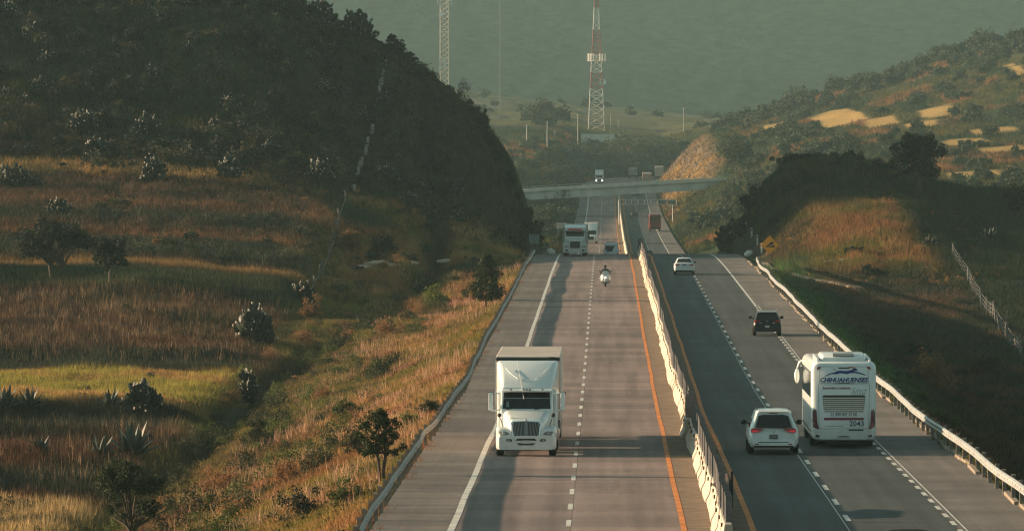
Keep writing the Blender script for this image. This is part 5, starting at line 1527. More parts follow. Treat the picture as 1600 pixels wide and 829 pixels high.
def motorcycle():
    root = thing('motorcycle', 'white faired touring motorcycle with black front wheel heading towards the viewer', 'motorcycle')
    def mwheel(y, r, w):
        b = MB(); rings = []
        for t, q in ((-.5,.86),(-.3,.97),(0,1.0),(.3,.97),(.5,.86),(.45,.66),(-.45,.66)):
            rings.append([(t*w, y+r*q*math.cos(2*PI*k/24), r+r*q*math.sin(2*PI*k/24)) for k in range(24)])
        rings.append(rings[0]); b.loft(rings, cap=False); t = b.build('wheel', M_TYRE, root, smooth=40)
        b = MB(); b.cyl((0,y,r), 'x', r*.15, w*.9, 12)
        for k in range(5):
            a = 2*PI*k/5; b.obox((0,y+r*.38*math.cos(a), r+r*.38*math.sin(a)), (.03, r*.66, .04), Matrix.Rotation(a, 3, 'X'))
        b.build('rim', M_RIM, t)
    mwheel(0, .32, .14); mwheel(1.55, .32, .18)
    b = MB()
    for s in (-1,1): b.tube([(s*.11,0,.32),(s*.11,.28,.86)], .032, 8)
    b.build('fork', M_CHROME, root, smooth=40)
    b = MB(); rings = []
    for k in range(7):
        a = R(20+k*22); rings.append([(x, -.37*math.cos(a)*1.0, .32+.37*math.sin(a)+dz) for x, dz in ((-.09,-.02),(-.05,.02),(.05,.02),(.09,-.02))])
    b.loft(rings); b.build('mudguard', P_WHITE, root, smooth=40)
    b = MB(); b.loft([rr(-.16,.16,.62,.86,.1,.02,3), rr(-.31,.31,.50,1.0,.14,.14,3), rr(-.37,.37,.40,1.02,.14,.34,3), rr(-.30,.30,.40,.92,.12,.62,3)]); b.build('fairing', P_WHITE, root, smooth=40)
    b = MB(); b.ell((0,.0,.76), (.10,.06,.07), 12, 8); b.build('headlamp', mat('lamp_dim', (.6,.6,.58), .15, noise=0, emit=((1,.95,.85), .5)), root, smooth=40)
    b = MB(); b.add([(-.22,.16,1.0),(.22,.16,1.0),(.16,.32,1.28),(-.16,.32,1.28),(-.22,.18,1.0),(.22,.18,1.0),(.16,.34,1.28),(-.16,.34,1.28)], [(0,1,2,3),(7,6,5,4),(0,4,5,1),(1,5,6,2),(2,6,7,3),(3,7,4,0)]); b.build('windscreen', mat('windscreen_pale', (.55,.56,.54), .2), root, bevel=.008)
    b = MB(); b.loft([rr(-.14,.14,.62,.92,.08,.55,3), rr(-.18,.18,.6,.98,.1,.75,3), rr(-.13,.13,.6,.86,.08,1.0,3)]); b.build('fuel_tank', P_WHITE, root, smooth=40)
    b = MB(); b.loft([rr(-.12,.12,.70,.80,.04,.92,3), rr(-.19,.19,.70,.80,.04,1.15,3), rr(-.15,.15,.74,.86,.04,1.75,3)]); b.build('seat', M_TRIM, root, smooth=40)
    b = MB(); b.box(-.20,.20,.5,1.0,.24,.62); b.build('engine', mat('engine_dark', (.06,.06,.06), .4, metal=.5), root, bevel=.05)
    for s in (-1,1):
        b = MB(); b.loft([rr(min(s*.20,s*.42), max(s*.20,s*.42), .45, .80, .08, 1.25, 3), rr(min(s*.2,s*.45), max(s*.2,s*.45), .42,.84,.08,1.75,3)]); b.build('pannier', P_WHITE, root, smooth=40)
        b = MB(); b.tube([(s*.1,.30,1.0),(s*.30,.34,1.06),(s*.42,.42,1.05)], .017, 6); b.build('handlebar', M_TRIM, root)
        b = MB(); b.tube([(s*.30,.30,1.06),(s*.42,.26,1.22)], .012, 5); b.ell((s*.44,.25,1.25), (.085,.03,.055), 10, 6); b.build('mirror', M_TRIM, root, smooth=40)
        b = MB(); b.tube([(s*.2,.45,.28),(s*.40,.45,.30),(s*.42,.45,.50),(s*.22,.45,.58)], .022, 6); b.build('crash_bar', M_CHROME, root)
        b = MB(); b.box(min(s*.2,s*.36), max(s*.2,s*.36), .66,.74,.29,.32); b.build('foot_peg', M_TRIM, root)
        b = MB(); b.tube([(s*.15,.8,.26),(s*.2,1.5,.30),(s*.2,1.9,.34)], .045, 8); b.build('exhaust_pipe', M_CHROME, root, smooth=40)
    X, Y = -3.66, 521.0
    place(root, X, Y)
    J = {'pelvis': ((0,1.02,.90), (.165,.12)), 'waist': ((0,.98,1.06), (.155,.11)), 'chest': ((0,.90,1.27), (.185,.125)), 'upper': ((0,.85,1.40), (.13,.09)), 'neck': ((0,.81,1.48), .055), 'head': ((0,.78,1.60), (.075,.09)), 'crown': ((0,.78,1.68), .06)}
    E = [('pelvis','waist'),('waist','chest'),('chest','upper'),('upper','neck'),('neck','head'),('head','crown')]
    for s, n in ((-1,'l'),(1,'r')):
        J.update({n+'sh': ((s*.20,.85,1.38), .075), n+'el': ((s*.37,.68,1.14), .052), n+'wr': ((s*.39,.47,1.08), .036), n+'palm': ((s*.39,.425,1.075), (.040,.026)),
                  n+'hip': ((s*.13,.98,.88), .10), n+'kn': ((s*.31,.56,.80), .072), n+'an': ((s*.29,.78,.38), .048), n+'heel': ((s*.29,.80,.34), .045), n+'toe': ((s*.30,.60,.345), .040)})
        E += [('upper',n+'sh'),(n+'sh',n+'el'),(n+'el',n+'wr'),(n+'wr',n+'palm'),('pelvis',n+'hip'),(n+'hip',n+'kn'),(n+'kn',n+'an'),(n+'an',n+'heel'),(n+'heel',n+'toe')]
        for k in range(4):          # fingers curled over the grip
            x = s*(.36+.022*k)
            J[n+'f%da' % k] = ((x,.395,1.085), .011); J[n+'f%db' % k] = ((x,.378,1.062), .010); J[n+'f%dc' % k] = ((x,.395,1.040-.002*(k==3)), .009)
            E += [(n+'palm',n+'f%da' % k),(n+'f%da' % k,n+'f%db' % k),(n+'f%db' % k,n+'f%dc' % k)]
        J[n+'t1'] = ((s*.355,.43,1.055), .012); J[n+'t2'] = ((s*.345,.405,1.040), .010)
        E += [(n+'palm',n+'t1'),(n+'t1',n+'t2')]
    p = skin('person', J, E, 'pelvis', mat('riding_clothes', (.028,.040,.036), .7, noise=.3, scale=6))
    tag(p, 'person in dark riding jacket and black helmet seated on the white motorcycle', 'person')
    p.location = root.location; p.rotation_euler = root.rotation_euler
    b = MB(); b.ell((0,.79,1.64), (.125,.155,.145), 16, 10); h = b.build('helmet', mat('helmet_black', (.02,.02,.022), .15, noise=0, coat=.8), p, smooth=60)
    b = MB(); v = [(-.085,.665,1.60),(.085,.665,1.60),(.085,.660,1.68),(-.085,.660,1.68)]; b.add([(x,y-.015,z) for x,y,z in v]+[(x,y+.06,z) for x,y,z in v], [(0,1,2,3),(7,6,5,4)]+[(i,(i+1)%4,4+(i+1)%4,4+i) for i in range(4)]); b.build('visor', M_GLASS, h, bevel=.01)
    b = MB(); b.loft([rr(-.17,.17,1.08,1.40,.08,.745,3), rr(-.195,.195,1.02,1.42,.1,.80,3), rr(-.20,.20,1.0,1.42,.1,.93,3)]); b.build('vest', mat('vest_green', (.06,.10,.08), .8, noise=.3, scale=9), p, smooth=40)
motorcycle()
# ------------------------------------------------------------------ plants
ML_DARK = mat_leaf('leaf_dark', (.016,.022,.013), .2, .5)
ML_OLIVE = mat_leaf('leaf_olive', (.048,.052,.022), .3, .5)
ML_GREEN = mat_leaf('leaf_green', (.080,.098,.024), .35, .5)
ML_PINE = mat_leaf('leaf_pine', (.040,.054,.018), .2, .5, scale=1.6)
ML_DRY = mat_leaf('leaf_dry', (.24,.125,.055), .4, .45)
ML_CACT = mat('cactus_skin', (.022,.030,.019), .5, noise=.3, scale=1.5, spec=.3)
ML_AGAVE = mat('agave_skin', (.050,.064,.048), .5, noise=.25, scale=2, spec=.5)
M_BARK = mat('bark', (.075,.058,.042), .95, noise=.35, scale=6, bump=.4)

def leaf_cloud(clumps, n_per, size, rng, flat=1.0):
    """clumps: (k,4) centres and radii; returns quads scattered through each clump's volume, denser at its skin"""
    cl = np.asarray(clumps, float); k = len(cl); n = k*n_per
    c = np.repeat(cl[:, :3], n_per, 0); r = np.repeat(cl[:, 3], n_per)
    d = rng.normal(size=(n, 3)); d /= np.linalg.norm(d, axis=1, keepdims=True)
    rad = r * rng.random(n) ** .45
    p = c + d * rad[:, None] * np.array([1, 1, flat])
    u = rng.normal(size=(n, 3)); u /= np.linalg.norm(u, axis=1, keepdims=True)
    t = rng.normal(size=(n, 3)); w = np.cross(u, t); w /= np.linalg.norm(w, axis=1, keepdims=True)
    s = size * (.6 + .8*rng.random(n))
    u = u * s[:, None]; w = w * (s*.55)[:, None]
    v = np.stack([p-u, p-w*1.0, p+u, p+w*1.0], 1).reshape(-1, 3)
    f = np.arange(n*4).reshape(n, 4)
    return v, f

def crown_mesh(name, clumps, n_per, size, m, seed, parent=None, flat=1.0):
    v, f = leaf_cloud(clumps, n_per, size, np.random.default_rng(seed), flat)
    return np_mesh(name, v, f, m, parent=parent)

def blob_clumps(rx, ry, rz, zc, n, cr, seed, hollow=.5, low=-1.0):
    rng = np.random.default_rng(seed); out = []
    while len(out) < n:
        d = rng.normal(size=3); d /= np.linalg.norm(d)
        if d[2] < low: continue
        q = hollow + (1-hollow)*rng.random()
        out.append([d[0]*rx*q, d[1]*ry*q, zc+d[2]*rz*q, cr*(.6+.8*rng.random())])
    return out

def limbs(b, base, tips, r, rnd, split=.45):
    """trunk that forks towards the given crown points"""
    base = Vector(base)
    for t in tips:
        t = Vector(t); mid = base.lerp(t, split) + Vector((rnd.uniform(-.1,.1), rnd.uniform(-.1,.1), 0))
        mid.x = base.x + (mid.x-base.x)*.7; mid.y = base.y + (mid.y-base.y)*.7
        b.tube([base, mid, t], [r, r*.7, r*.25], 6)

def tree(name, label, cat, loc, clumps, n_per, size, m, seed, trunks, r, group=None, flat=1.0):
    root = thing(name, label, cat, loc, 0, group)
    b = MB(); rnd = random.Random(seed)
    for (base, fork, tips) in trunks:
        base, fork = Vector(base), Vector(fork)
        b.tube([base - Vector((0,0,.4)), base.lerp(fork, .5)+Vector((rnd.uniform(-.06,.06),0,0)), fork], [r*1.2, r, r*.85], 7)
        limbs(b, fork, tips, r*.75, rnd)
    b.build('trunk', M_BARK, root, smooth=60)
    crown_mesh('crown', clumps, n_per, size, m, seed, root, flat)
    return root

def some(cl, k, rnd, low=True):
    return [tuple(c[:3]) for c in rnd.sample([list(x) for x in cl], min(k, len(cl)))]

# -- trees one can tell apart
def big_trees():
    rnd = random.Random(3)
    p = at(85, 441); s = p.y/F
    def shift(cl, x, z): return [[c[0]+x*s, c[1], c[2]+z*s, c[3]] for c in cl]
    cl = blob_clumps(62*s,52*s,20*s,70*s,60,10*s,1,.3,-.5) + shift(blob_clumps(34*s,32*s,14*s,52*s,20,8*s,2,.3), -38, 0) + shift(blob_clumps(34*s,32*s,14*s,64*s,20,8*s,3,.3), 42, 0) + shift(blob_clumps(28*s,28*s,12*s,84*s,16,8*s,4,.3), -8, 0)
    tree('acacia_tree', 'spreading flat crowned dark tree with two bare stems in the left field', 'tree', p, cl, 100, .115, ML_DARK, 11,
         [((-.2,0,0),(-.4,.1,26*s),some(cl,10,rnd)),((.25,.1,0),(.7,0,24*s),some(cl,10,rnd))], .15)
    p = at(172, 445); s = p.y/F
    cl = blob_clumps(31*s,28*s,30*s,52*s,46,9*s,5,.3)
    tree('round_tree', 'smaller dark round crowned tree touching the flat crowned tree', 'tree', p, cl, 100, .115, ML_DARK, 12, [((0,0,0),(0,0,22*s),some(cl,8,rnd))], .14)
    p = at(1436, 304)
    s = p.y/F
    cl = blob_clumps(44*s,40*s,34*s,58*s,75,8.5*s,6,.35) + blob_clumps(30*s,30*s,16*s,80*s,20,7*s,7,.5)
    tree('broadleaf_tree', 'large dark rounded tree standing alone on the right ridge', 'tree', p, cl, 90, .17, ML_DARK, 13, [((0,0,0),(.1,0,20*s),some(cl,12,rnd))], .26)
    # cedar by the guardrail
    p = at(760, 486); s = p.y/F
    cl = []
    for k in range(130):
        t = rnd.random(); h = 20 + 64*t; rad = (36*(1-t)**.8 + 3)*rnd.uniform(.3,1)*(.55 if t < .12 else 1); a = rnd.uniform(0, 2*PI)
        cl.append([rad*s*math.cos(a), rad*s*math.sin(a), h*s, 7.0*s])
    tree('cedar_tree', 'dark green cedar with thin bare trunk beside the left guardrail bend', 'tree', p, cl, 70, .085, ML_PINE, 14, [((0,0,0),(0,0,34*s),some(cl,9,rnd))], .07)
    # twin stem pine
    p = at(594, 757); s = p.y/F
    cl = [[c[0]-2*s, c[1], c[2], c[3]] for c in blob_clumps(36*s,30*s,28*s,82*s,44,6*s,8,.4)] + blob_clumps(24*s,20*s,10*s,108*s,16,7*s,9,.3) + blob_clumps(40*s,32*s,14*s,56*s,20,6*s,10,.35)
    tree('pine_tree', 'open crowned pine with two thin stems on the golden bank beside the lower guardrail', 'tree', p, cl, 95, .046, ML_PINE, 15, [((-.05,0,0),(-.12,0,50*s),some(cl,7,rnd)),((.12,0,0),(.20,0,46*s),some(cl,7,rnd))], .06)
    # bottom left tree
    p = at(205, 858); s = p.y/F
    cl = blob_clumps(52*s,46*s,30*s,96*s,64,10*s,11,.25,-.4) + [[c[0]-18*s,c[1],c[2]+6*s,c[3]] for c in blob_clumps(36*s,32*s,22*s,108*s,30,9*s,12,.3)] + blob_clumps(62*s,50*s,14*s,62*s,22,5*s,13,.6)
    br = some(cl,14,rnd) + [(rnd.uniform(-50,65)*s, rnd.uniform(-40,40)*s, rnd.uniform(45,80)*s) for _ in range(26)]
    tree('wattle_tree', 'dark bushy tree with tangled bare lower branches at the bottom left', 'tree', p, cl, 110, .06, ML_PINE, 16, [((0,0,0),(0,0,25*s),br)], .07)
    # bush hanging over the cut edge
    p = at(752, 212); s = p.y/F
    cl = blob_clumps(11*s,11*s,20*s,22*s,26,5*s,13,.3)
    tree('juniper_tree', 'small dark upright tree clinging to the edge of the left cut slope', 'tree', p, cl, 60, .14, ML_DARK, 17, [((0,0,0),(0,0,8*s),some(cl,5,rnd))], .10)
    p = at(1150, 268, 1200); s = p.y/F
    cl = blob_clumps(29*s,26*s,22*s,26*s,44,8*s,14,.35)
    tree('broadleaf_tree', 'wide grey green tree on the sunlit slope above the right end of the overpass', 'tree', p, cl, 70, .32, ML_OLIVE, 18, [((0,0,0),(0,0,8*s),some(cl,7,rnd))], .25)
    p = at(1592, 338); s = p.y/F
    cl = blob_clumps(26*s,22*s,24*s,26*s,40,7*s,15,.35)
    tree('round_tree', 'dark round tree cut by the right frame edge above the meadow', 'tree', p, cl, 70, .15, ML_DARK, 19, [((0,0,0),(0,0,8*s),some(cl,6,rnd))], .15)
    p = at(855, 196, 2000); s = p.y/F
    cl = blob_clumps(33*s,28*s,20*s,17*s,60,9*s,16,.3)
    tree('broadleaf_tree', 'hazy broad tree in the far field left of the banded mast', 'tree', p, cl, 60, .45, ML_OLIVE, 20, [((0,0,0),(0,0,8*s),some(cl,6,rnd))], .3)
big_trees()

# -- shrubs: a few meshes of each kind, every plant an object of its own
def shrub_proto(name, rx, rz, n, cr, n_per, size, m, seed, label, cat, group, stems=True):
    root = thing(name, label, cat, (0,0,-500), 0, group)
    cl = blob_clumps(rx, rx*.9, rz, rz*.75, n, cr, seed, .3, -.75)
    if stems:
        b = MB(); rnd = random.Random(seed); limbs(b, (0,0,-.2), some(cl, 6, rnd), .05*rx, rnd); b.build('stem', M_BARK, root)
    crown_mesh('foliage', cl, n_per, size, m, seed, root)
    return root

def simple_shrub(name, rx, rz, n, cr, n_per, size, m, seed, label, cat, group):
    cl = blob_clumps(rx, rx*.9, rz, rz*.7, n, cr, seed, .3, -.75)
    o = crown_mesh(name, cl, n_per, size, m, seed)
    return tag(o, label, cat, group)

USED = set()
def put(proto, loc, sc, label=None):
    if proto.name not in USED:
        USED.add(proto.name); o = proto
    else:
        o = dup(proto)
    o.location = loc; o.scale = sc if isinstance(sc, tuple) else (sc, sc, sc); o.rotation_euler = (0, 0, random.uniform(0, 2*PI))
    if label: o['label'] = label
    return o

# bushes placed where the photograph shows them: (base px, base py, width px, height px, kind, label)
BUSH = [
 (588,592,54,40,'g','dark bushy shrub on the upper golden bank nearest the pinkish grass'),
 (540,655,64,34,'g','low spreading green bush halfway down the golden bank'),
 (470,812,92,62,'d','broad dark green bush near the bottom of the bank with white scraps'),
 (330,850,118,54,'g','wide yellow green bush at the bottom edge of the bank'),
 (556,712,56,44,'o','olive bush just left of the twin stem pine'),
 (500,738,64,46,'o','olive shrub among rusty grass left of the pine'),
 (548,790,84,46,'g','green bush in front of the twin stem pine'),
 (645,668,44,26,'g','small low dark bush beside the left guardrail above the pine'),
 (672,650,40,30,'o','small olive bush touching the left guardrail posts'),
 (678,478,48,40,'l','bright yellow green bush on the grass left of the cedar'),
 (640,500,30,16,'d','tiny dark bush on the lime grass bank'),
 (655,462,58,20,'d','low black mound of brush below the pale rocks'),
 (385,742,70,44,'o','olive thicket bush beside the bottom of the gully'),
 (404,700,60,60,'o','tall straggly olive bush beside the middle gully'),
 (345,770,70,52,'r','dry brown bush between the gully and the yellow green bush'),
 (450,760,60,44,'r','reddish dry bush above the broad dark bush'),
 (285,742,34,20,'l','small lime tuft bush beside the flat stone by the agaves'),
 (545,395,50,46,'r','dry yellowish bush by the crooked fence'),
 (600,400,54,36,'d','dark scrubby bush above the pale rocks'),
 (490,505,46,50,'r','tall dry tan bush in front of the cactus on the slope'),
 (1462,604,90,64,'r','golden brown bush in the dark hollow behind the coach'),
 (1540,586,60,40,'o','dim olive bush in the dark hollow near the fence'),
 (1405,640,44,30,'g','low green bush beside the right guardrail behind the coach'),
 (1470,668,60,30,'g','low yellow green clump beyond the right guardrail'),
 (1430,560,60,36,'d','dark shrub at the top of the dark hollow'),
 (1365,432,40,24,'d','dark low bush at the right foot of the golden mound'),
 (1332,400,36,18,'d','small dark bush in the middle of the golden mound'),
 (837,392,34,60,'d','dark bush hanging over the left shoulder at the crest cut'),
 (820,366,40,50,'d','dark shrub on the lower lip of the left cut'),
 (1140,392,44,50,'d','dark bush at the right lip of the crest behind the marker posts'),
 (1160,370,48,50,'d','tall dark shrub just above the marker posts'),
 (1128,388,26,40,'d','dark bush at the leftmost toe of the right cut'),
 (1178,330,50,50,'d','dark shrub on the steep left face of the right mound'),
 (470,30,60,40,'d','dark shrub on the hill skyline left of the cactus thicket'),
 (716,98,26,20,'d','small dark shrub on the hill skyline near the pale mast foot'),
 (700,120,30,22,'d','dark shrub on the hill skyline just below the pale mast'),
 (722,142,20,26,'d','thin leaning shrub on the hill skyline above the upright tree'),
 (1246,256,90,22,'d','wide dark shrub on the top left of the right mound'),
 (1320,256,110,22,'d','wide dark shrub crowning the right mound'),
 (1372,272,60,26,'d','dark shrub on the right shoulder of the mound'),
 (985,258,110,56,'f','hazy dark thicket shrub below the low wall'),
 (1040,262,80,58,'f','hazy dark thicket shrub right of the far rise'),
 (905,262,80,56,'f','hazy dark thicket shrub left of the far rise'),
 (872,290,80,40,'f','dark shrub clump at the left end of the overpass'),
 (800,290,50,40,'f','dark shrub clump in the cut behind the left hill'),
 (870,330,70,40,'f','dim shrub below the left end of the overpass'),
 (1150,310,60,26,'f','dim shrub just right of the right end of the overpass'),
 (1190,300,60,34,'f','hazy shrub behind the top of the right cut'),
]
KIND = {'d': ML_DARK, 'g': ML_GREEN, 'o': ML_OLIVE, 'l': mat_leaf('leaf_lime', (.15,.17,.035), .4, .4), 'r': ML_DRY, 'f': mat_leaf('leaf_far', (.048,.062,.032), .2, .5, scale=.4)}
CATS = {'d': 'shrub', 'g': 'bush', 'o': 'bush', 'l': 'bush', 'r': 'dry bush', 'f': 'shrub'}
def bushes():
    for i, (px, py, w, h, k, label) in enumerate(BUSH):
        p = at(px, py, 900 if k == 'f' else 0); s = p.y/F
        rx, rz = w*s*.46, h*s*.52
        n = 30; cr = .30*min(rx, rz*1.3)
        leaf = max(.045, .95*p.y/6400*1.1)
        root = shrub_proto('shrub' if k in 'df' else 'bush', rx, rz, n, cr, 75, leaf, KIND[k], 100+i, label, CATS[k], None)
        root.location = p - Vector((0,0,.1*rz))
bushes()

# -- prickly pears
def pear(label, seed, W, H, cat='cactus', group=None, rim=True):
    """bush of flat oval pads, each growing from the edge of another"""
    root = thing('prickly_pear', label, cat, (0,0,-500), 0, group)
    rnd = random.Random(seed); b = MB(); pads = []
    sz = max(.16, .105*min(W, H)*1.15); n = int(50 + 150*W*H/(sz*sz*60))
    for k in range(min(n, 340)):
        t = rnd.random()**.6; a = rnd.uniform(0, 2*PI); el = math.acos(rnd.random()*.97)      # over the dome
        o = Vector((math.sin(el)*math.cos(a), math.sin(el)*math.sin(a), math.cos(el)))
        wob = .86 + .16*math.sin(3.1*a+seed)*math.cos(2*el) + rnd.uniform(-.1,.14)
        c = Vector((o.x*(W/2-sz)*t*wob, o.y*(W/2-sz)*t*wob, .06 + o.z*(H-sz)*(.35+.65*t)*wob))
        d = (o + Vector((rnd.gauss(0,.35), rnd.gauss(0,.35), .7))).normalized()
        q = d.to_track_quat('Z', 'X').to_matrix() @ Matrix.Rotation(rnd.uniform(0, PI), 3, 'Z'); z_ = sz*rnd.uniform(.75,1.15)
        b.ell(c, (z_*.70, z_*.13, z_), 8, 6, rot=q); pads.append((c, q, z_))
    for k in range(7):
        a = rnd.uniform(0, 2*PI); x = W*.28*rnd.random(); b.tube([(x*math.cos(a), x*math.sin(a), -.2),(x*1.2*math.cos(a), x*1.2*math.sin(a), H*.45)], [sz*.32, sz*.22], 6)
    for c, q, z_ in rnd.sample(pads, max(5, len(pads)//5)):
        e = c + q @ Vector((0,0,z_*.98)); b.ell(e, (z_*.17, z_*.17, z_*.24), 6, 4, 1)  # fruit on the pad tips, sun glints put into their pale colour
    b.build('pads', [ML_CACT, mat('fruit_glint', (.74,.58,.48), .35, noise=.2)], root, smooth=60)
    return root

def cacti():
    L = [(222,650,80,64,'dense rounded prickly pear at the right end of the green gold field strip'),
         (396,540,92,74,'prickly pear with pale fruit painted as glints above the gully'),
         (474,482,58,50,'prickly pear with two glinting pads below the crooked fence'),
         (388,628,44,62,'tall thin prickly pear with a sunlit top beside the gully'),
         (92,338,52,34,'dark prickly pear with glints just above the flat crowned tree'),
         (24,292,84,40,'dark prickly pear at the left edge of the hill foot'),
         (240,286,60,50,'prickly pear with glints at the hill foot above the pale grass line'),
         (150,252,60,44,'prickly pear clump left of centre on the shaded lower hillside'),
         (130,210,64,44,'prickly pear clump with glints in the middle of the shaded hillside'),
         (228,220,60,50,'prickly pear clump with bright pads in the middle of the hillside'),
         (600,285,70,34,'prickly pear clump with bright pads right of the stone wall'),
         (500,40,70,52,'tall prickly pear thicket forming the highest bump of the hill skyline'),
         (556,62,76,52,'ragged prickly pear thicket on the hill skyline sloping right'),
         (500,282,60,40,'prickly pear clump left of the stone wall foot'),
         (360,280,50,42,'dark prickly pear at the hill foot beside the pale grass line end'),
         (1455,388,34,22,'dark spiky prickly pear above the fence at the meadow corner')]
    for i, (px, py, w, h, label) in enumerate(L):
        p = at(px, py); s = p.y/F
        r = pear(label, 200+i, w*s, h*s); r.location = p
    # hillside scatter, all alike
    protos = [pear('small dark prickly pear with pale fruit painted as glints on the shaded left hillside', 300+k, 2.8, 2.0, group='small prickly pears on the shaded hillside') for k in range(3)]
    rnd = random.Random(9); n = 0
    while n < 64:
        x, y = rnd.uniform(-75,-16), rnd.uniform(645,722)
        px, py = to_px(x, y, float(ground(x, y)))
        if px < -20 or px > 720 or py < -10: continue
        put(protos[n % 3], (x, y, float(ground(x, y))-.1), rnd.uniform(.45,1.0)); n += 1
cacti()

def agave(label, W, H, seed, group=None):
    root = thing('agave', label, 'agave', (0,0,-500), 0, group)
    rnd = random.Random(seed)
    for k in range(17):
        a = 2.4*k + rnd.uniform(-.2,.2); t = k/17.0
        el = R(22 + 60*t + rnd.uniform(-6,6)); l = (W*.55*(1-t) + H*t)*rnd.uniform(.85,1.05)
        d = Vector((math.cos(a)*math.cos(el), math.sin(a)*math.cos(el), math.sin(el))); side = Vector((-math.sin(a), math.cos(a), 0)); up = side.cross(d)
        rings = []
        for q in (0,.15,.35,.6,.82,1.0):
            w = l*.10*(.75+1.0*q*(1-q)*1.6)*(1-q**2.6) + .004; th = w*.35
            c = d*l*q + Vector((0,0,-l*.16*q*q*math.cos(el))) - up*0
            rings.append([c-side*w+up*w*.45, c-up*th, c+side*w+up*w*.45, c+up*th*.2])
        b = MB(); b.loft(rings); b.build('leaf', ML_AGAVE, root, smooth=50)
    return root
def agaves():
    for i, (px, py, w, h, label) in enumerate([
        (46,640,58,36,'agave with spread pointed leaves on the edge of the green gold strip'),
        (8,640,60,44,'agave at the left frame edge beside the green gold strip'),
        (172,642,50,40,'agave leaning left of the dense rounded prickly pear'),
        (208,718,96,66,'largest agave with a sunlit upright leaf above the bottom left tree'),
        (158,716,60,46,'agave just left of the largest agave'),
        (62,708,48,34,'small dark agave in the lower brown grass at the left'),
        (1545,376,44,26,'dark agave on the meadow bank above the pale fence'),
        (470,430-62,30,18,'small dark agave in the dark grass strip left of the crooked fence')]):
        p = at(px, py); s = p.y/F
        a = agave(label, w*s, h*s, 400+i); a.location = p + Vector((0,0,.05)); a.rotation_euler = (0,0,i*1.3)
agaves()

# -- scattered shrubs, regions told apart
def scatter():
    rnd = random.Random(21)
    def region(n, group, label, cat, kinds, xr, yr, sr, ok, leaf, seed, flat=1.0, per=70, nm='shrub', mass=None):
        protos = []; acc = []
        for k in range(0 if mass else 5):
            protos.append(simple_shrub(nm, 1.0, .8, 16, .42, per, leaf, kinds[k % len(kinds)], seed+k, label, cat, group))
        i = 0; tries = 0
        while i < n and tries < n*200:
            tries += 1
            x, y = rnd.uniform(*xr), rnd.uniform(*yr); z = float(ground(x, y)); px, py = to_px(x, y, z)
            if px < -40 or px > 1640 or py > 860 or py < -30 or not ok(x, y, px, py): continue
            if visible is not None and not visible(x, y, z + .8): continue
            s = rnd.uniform(*sr); sz = s*rnd.uniform(.7,1.15)*flat
            if mass:
                acc += [[x+c[0]*s, y+c[1]*s, z-.12*s+c[2]*sz, c[3]*s] for c in blob_clumps(1, .9, .8, .56, 14, .42, seed+i, .3, -.75)]
            else:
                put(protos[i % 5], (x, y, z-.12*s), (s, s, sz))
            i += 1
        if mass:
            o = crown_mesh(mass, acc, per, leaf, kinds[0], seed); o['kind'] = 'stuff'
        return i
    def visible(x, y, z):
        ys = np.arange(190, y-4, 6.0); t = ys/y
        return bool(np.all(ground(CAMX+(x-CAMX)*t, ys) < CAMZ+(z+1.0-CAMZ)*t))
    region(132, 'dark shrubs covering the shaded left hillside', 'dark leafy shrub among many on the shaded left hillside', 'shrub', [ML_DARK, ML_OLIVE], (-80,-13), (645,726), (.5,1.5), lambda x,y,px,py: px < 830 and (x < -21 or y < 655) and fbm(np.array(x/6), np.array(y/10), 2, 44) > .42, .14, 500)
    region(40, 'shrubs at the foot of the left hill', 'small olive shrub in the rough grass at the foot of the left hill', 'shrub', [ML_OLIVE, ML_DRY, ML_DARK], (-58,-13), (560,645), (.35,.9), lambda x,y,px,py: px < 810, .12, 520)
    region(170, 'small bushes on the golden bank', 'small bush in the golden grass of the left bank', 'bush', [ML_OLIVE, ML_GREEN, ML_DRY, ML_GREEN], (-28.5,-12.4), (205,560), (.3,1.05), lambda x,y,px,py: x < -15.5 and rnd.random() < .35 + .65*(x < -18), .06, 540, nm='bush')
    region(14, 'shrubs in the left fields', 'small dark shrub on the banks between the left fields', 'shrub', [ML_DARK, ML_OLIVE], (-60,-28), (260,560), (.3,.7), lambda x,y,px,py: True, .07, 560)
    region(66, 'dark shrubs covering the right mound', 'dark leafy shrub among many on the mound right of the crest', 'shrub', [ML_DARK, ML_DARK, ML_OLIVE], (10.8,33), (662,760), (.4,1.0), lambda x,y,px,py: True, .14, 580)
    region(18, 'shrubs in the dark hollow', 'small dim shrub in the dark hollow right of the guardrail', 'shrub', [ML_DARK, ML_OLIVE], (13,30), (300,590), (.25,.7), lambda x,y,px,py: True, .08, 600)
    far = KIND['f']
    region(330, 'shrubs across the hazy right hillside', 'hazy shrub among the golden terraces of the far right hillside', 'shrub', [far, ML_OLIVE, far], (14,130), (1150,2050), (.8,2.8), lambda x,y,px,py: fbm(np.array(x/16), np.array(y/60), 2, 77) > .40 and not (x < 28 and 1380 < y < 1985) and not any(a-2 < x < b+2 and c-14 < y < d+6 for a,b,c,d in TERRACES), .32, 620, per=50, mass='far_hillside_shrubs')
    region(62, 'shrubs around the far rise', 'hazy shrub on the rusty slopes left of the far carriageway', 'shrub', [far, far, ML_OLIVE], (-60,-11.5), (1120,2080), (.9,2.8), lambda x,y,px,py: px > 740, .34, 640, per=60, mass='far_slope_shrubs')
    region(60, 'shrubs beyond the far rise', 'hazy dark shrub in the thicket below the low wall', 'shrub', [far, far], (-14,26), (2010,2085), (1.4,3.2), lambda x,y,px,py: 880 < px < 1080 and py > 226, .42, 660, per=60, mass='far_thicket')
    region(40, 'prickly hedge on the right hill', 'pale speckled shrub on the upper right hillside hedge', 'shrub', [far, ML_OLIVE], (40,125), (1850,2060), (2.0,4.5), lambda x,y,px,py: py < 210, .42, 680, per=60, mass='far_hedge')
scatter()

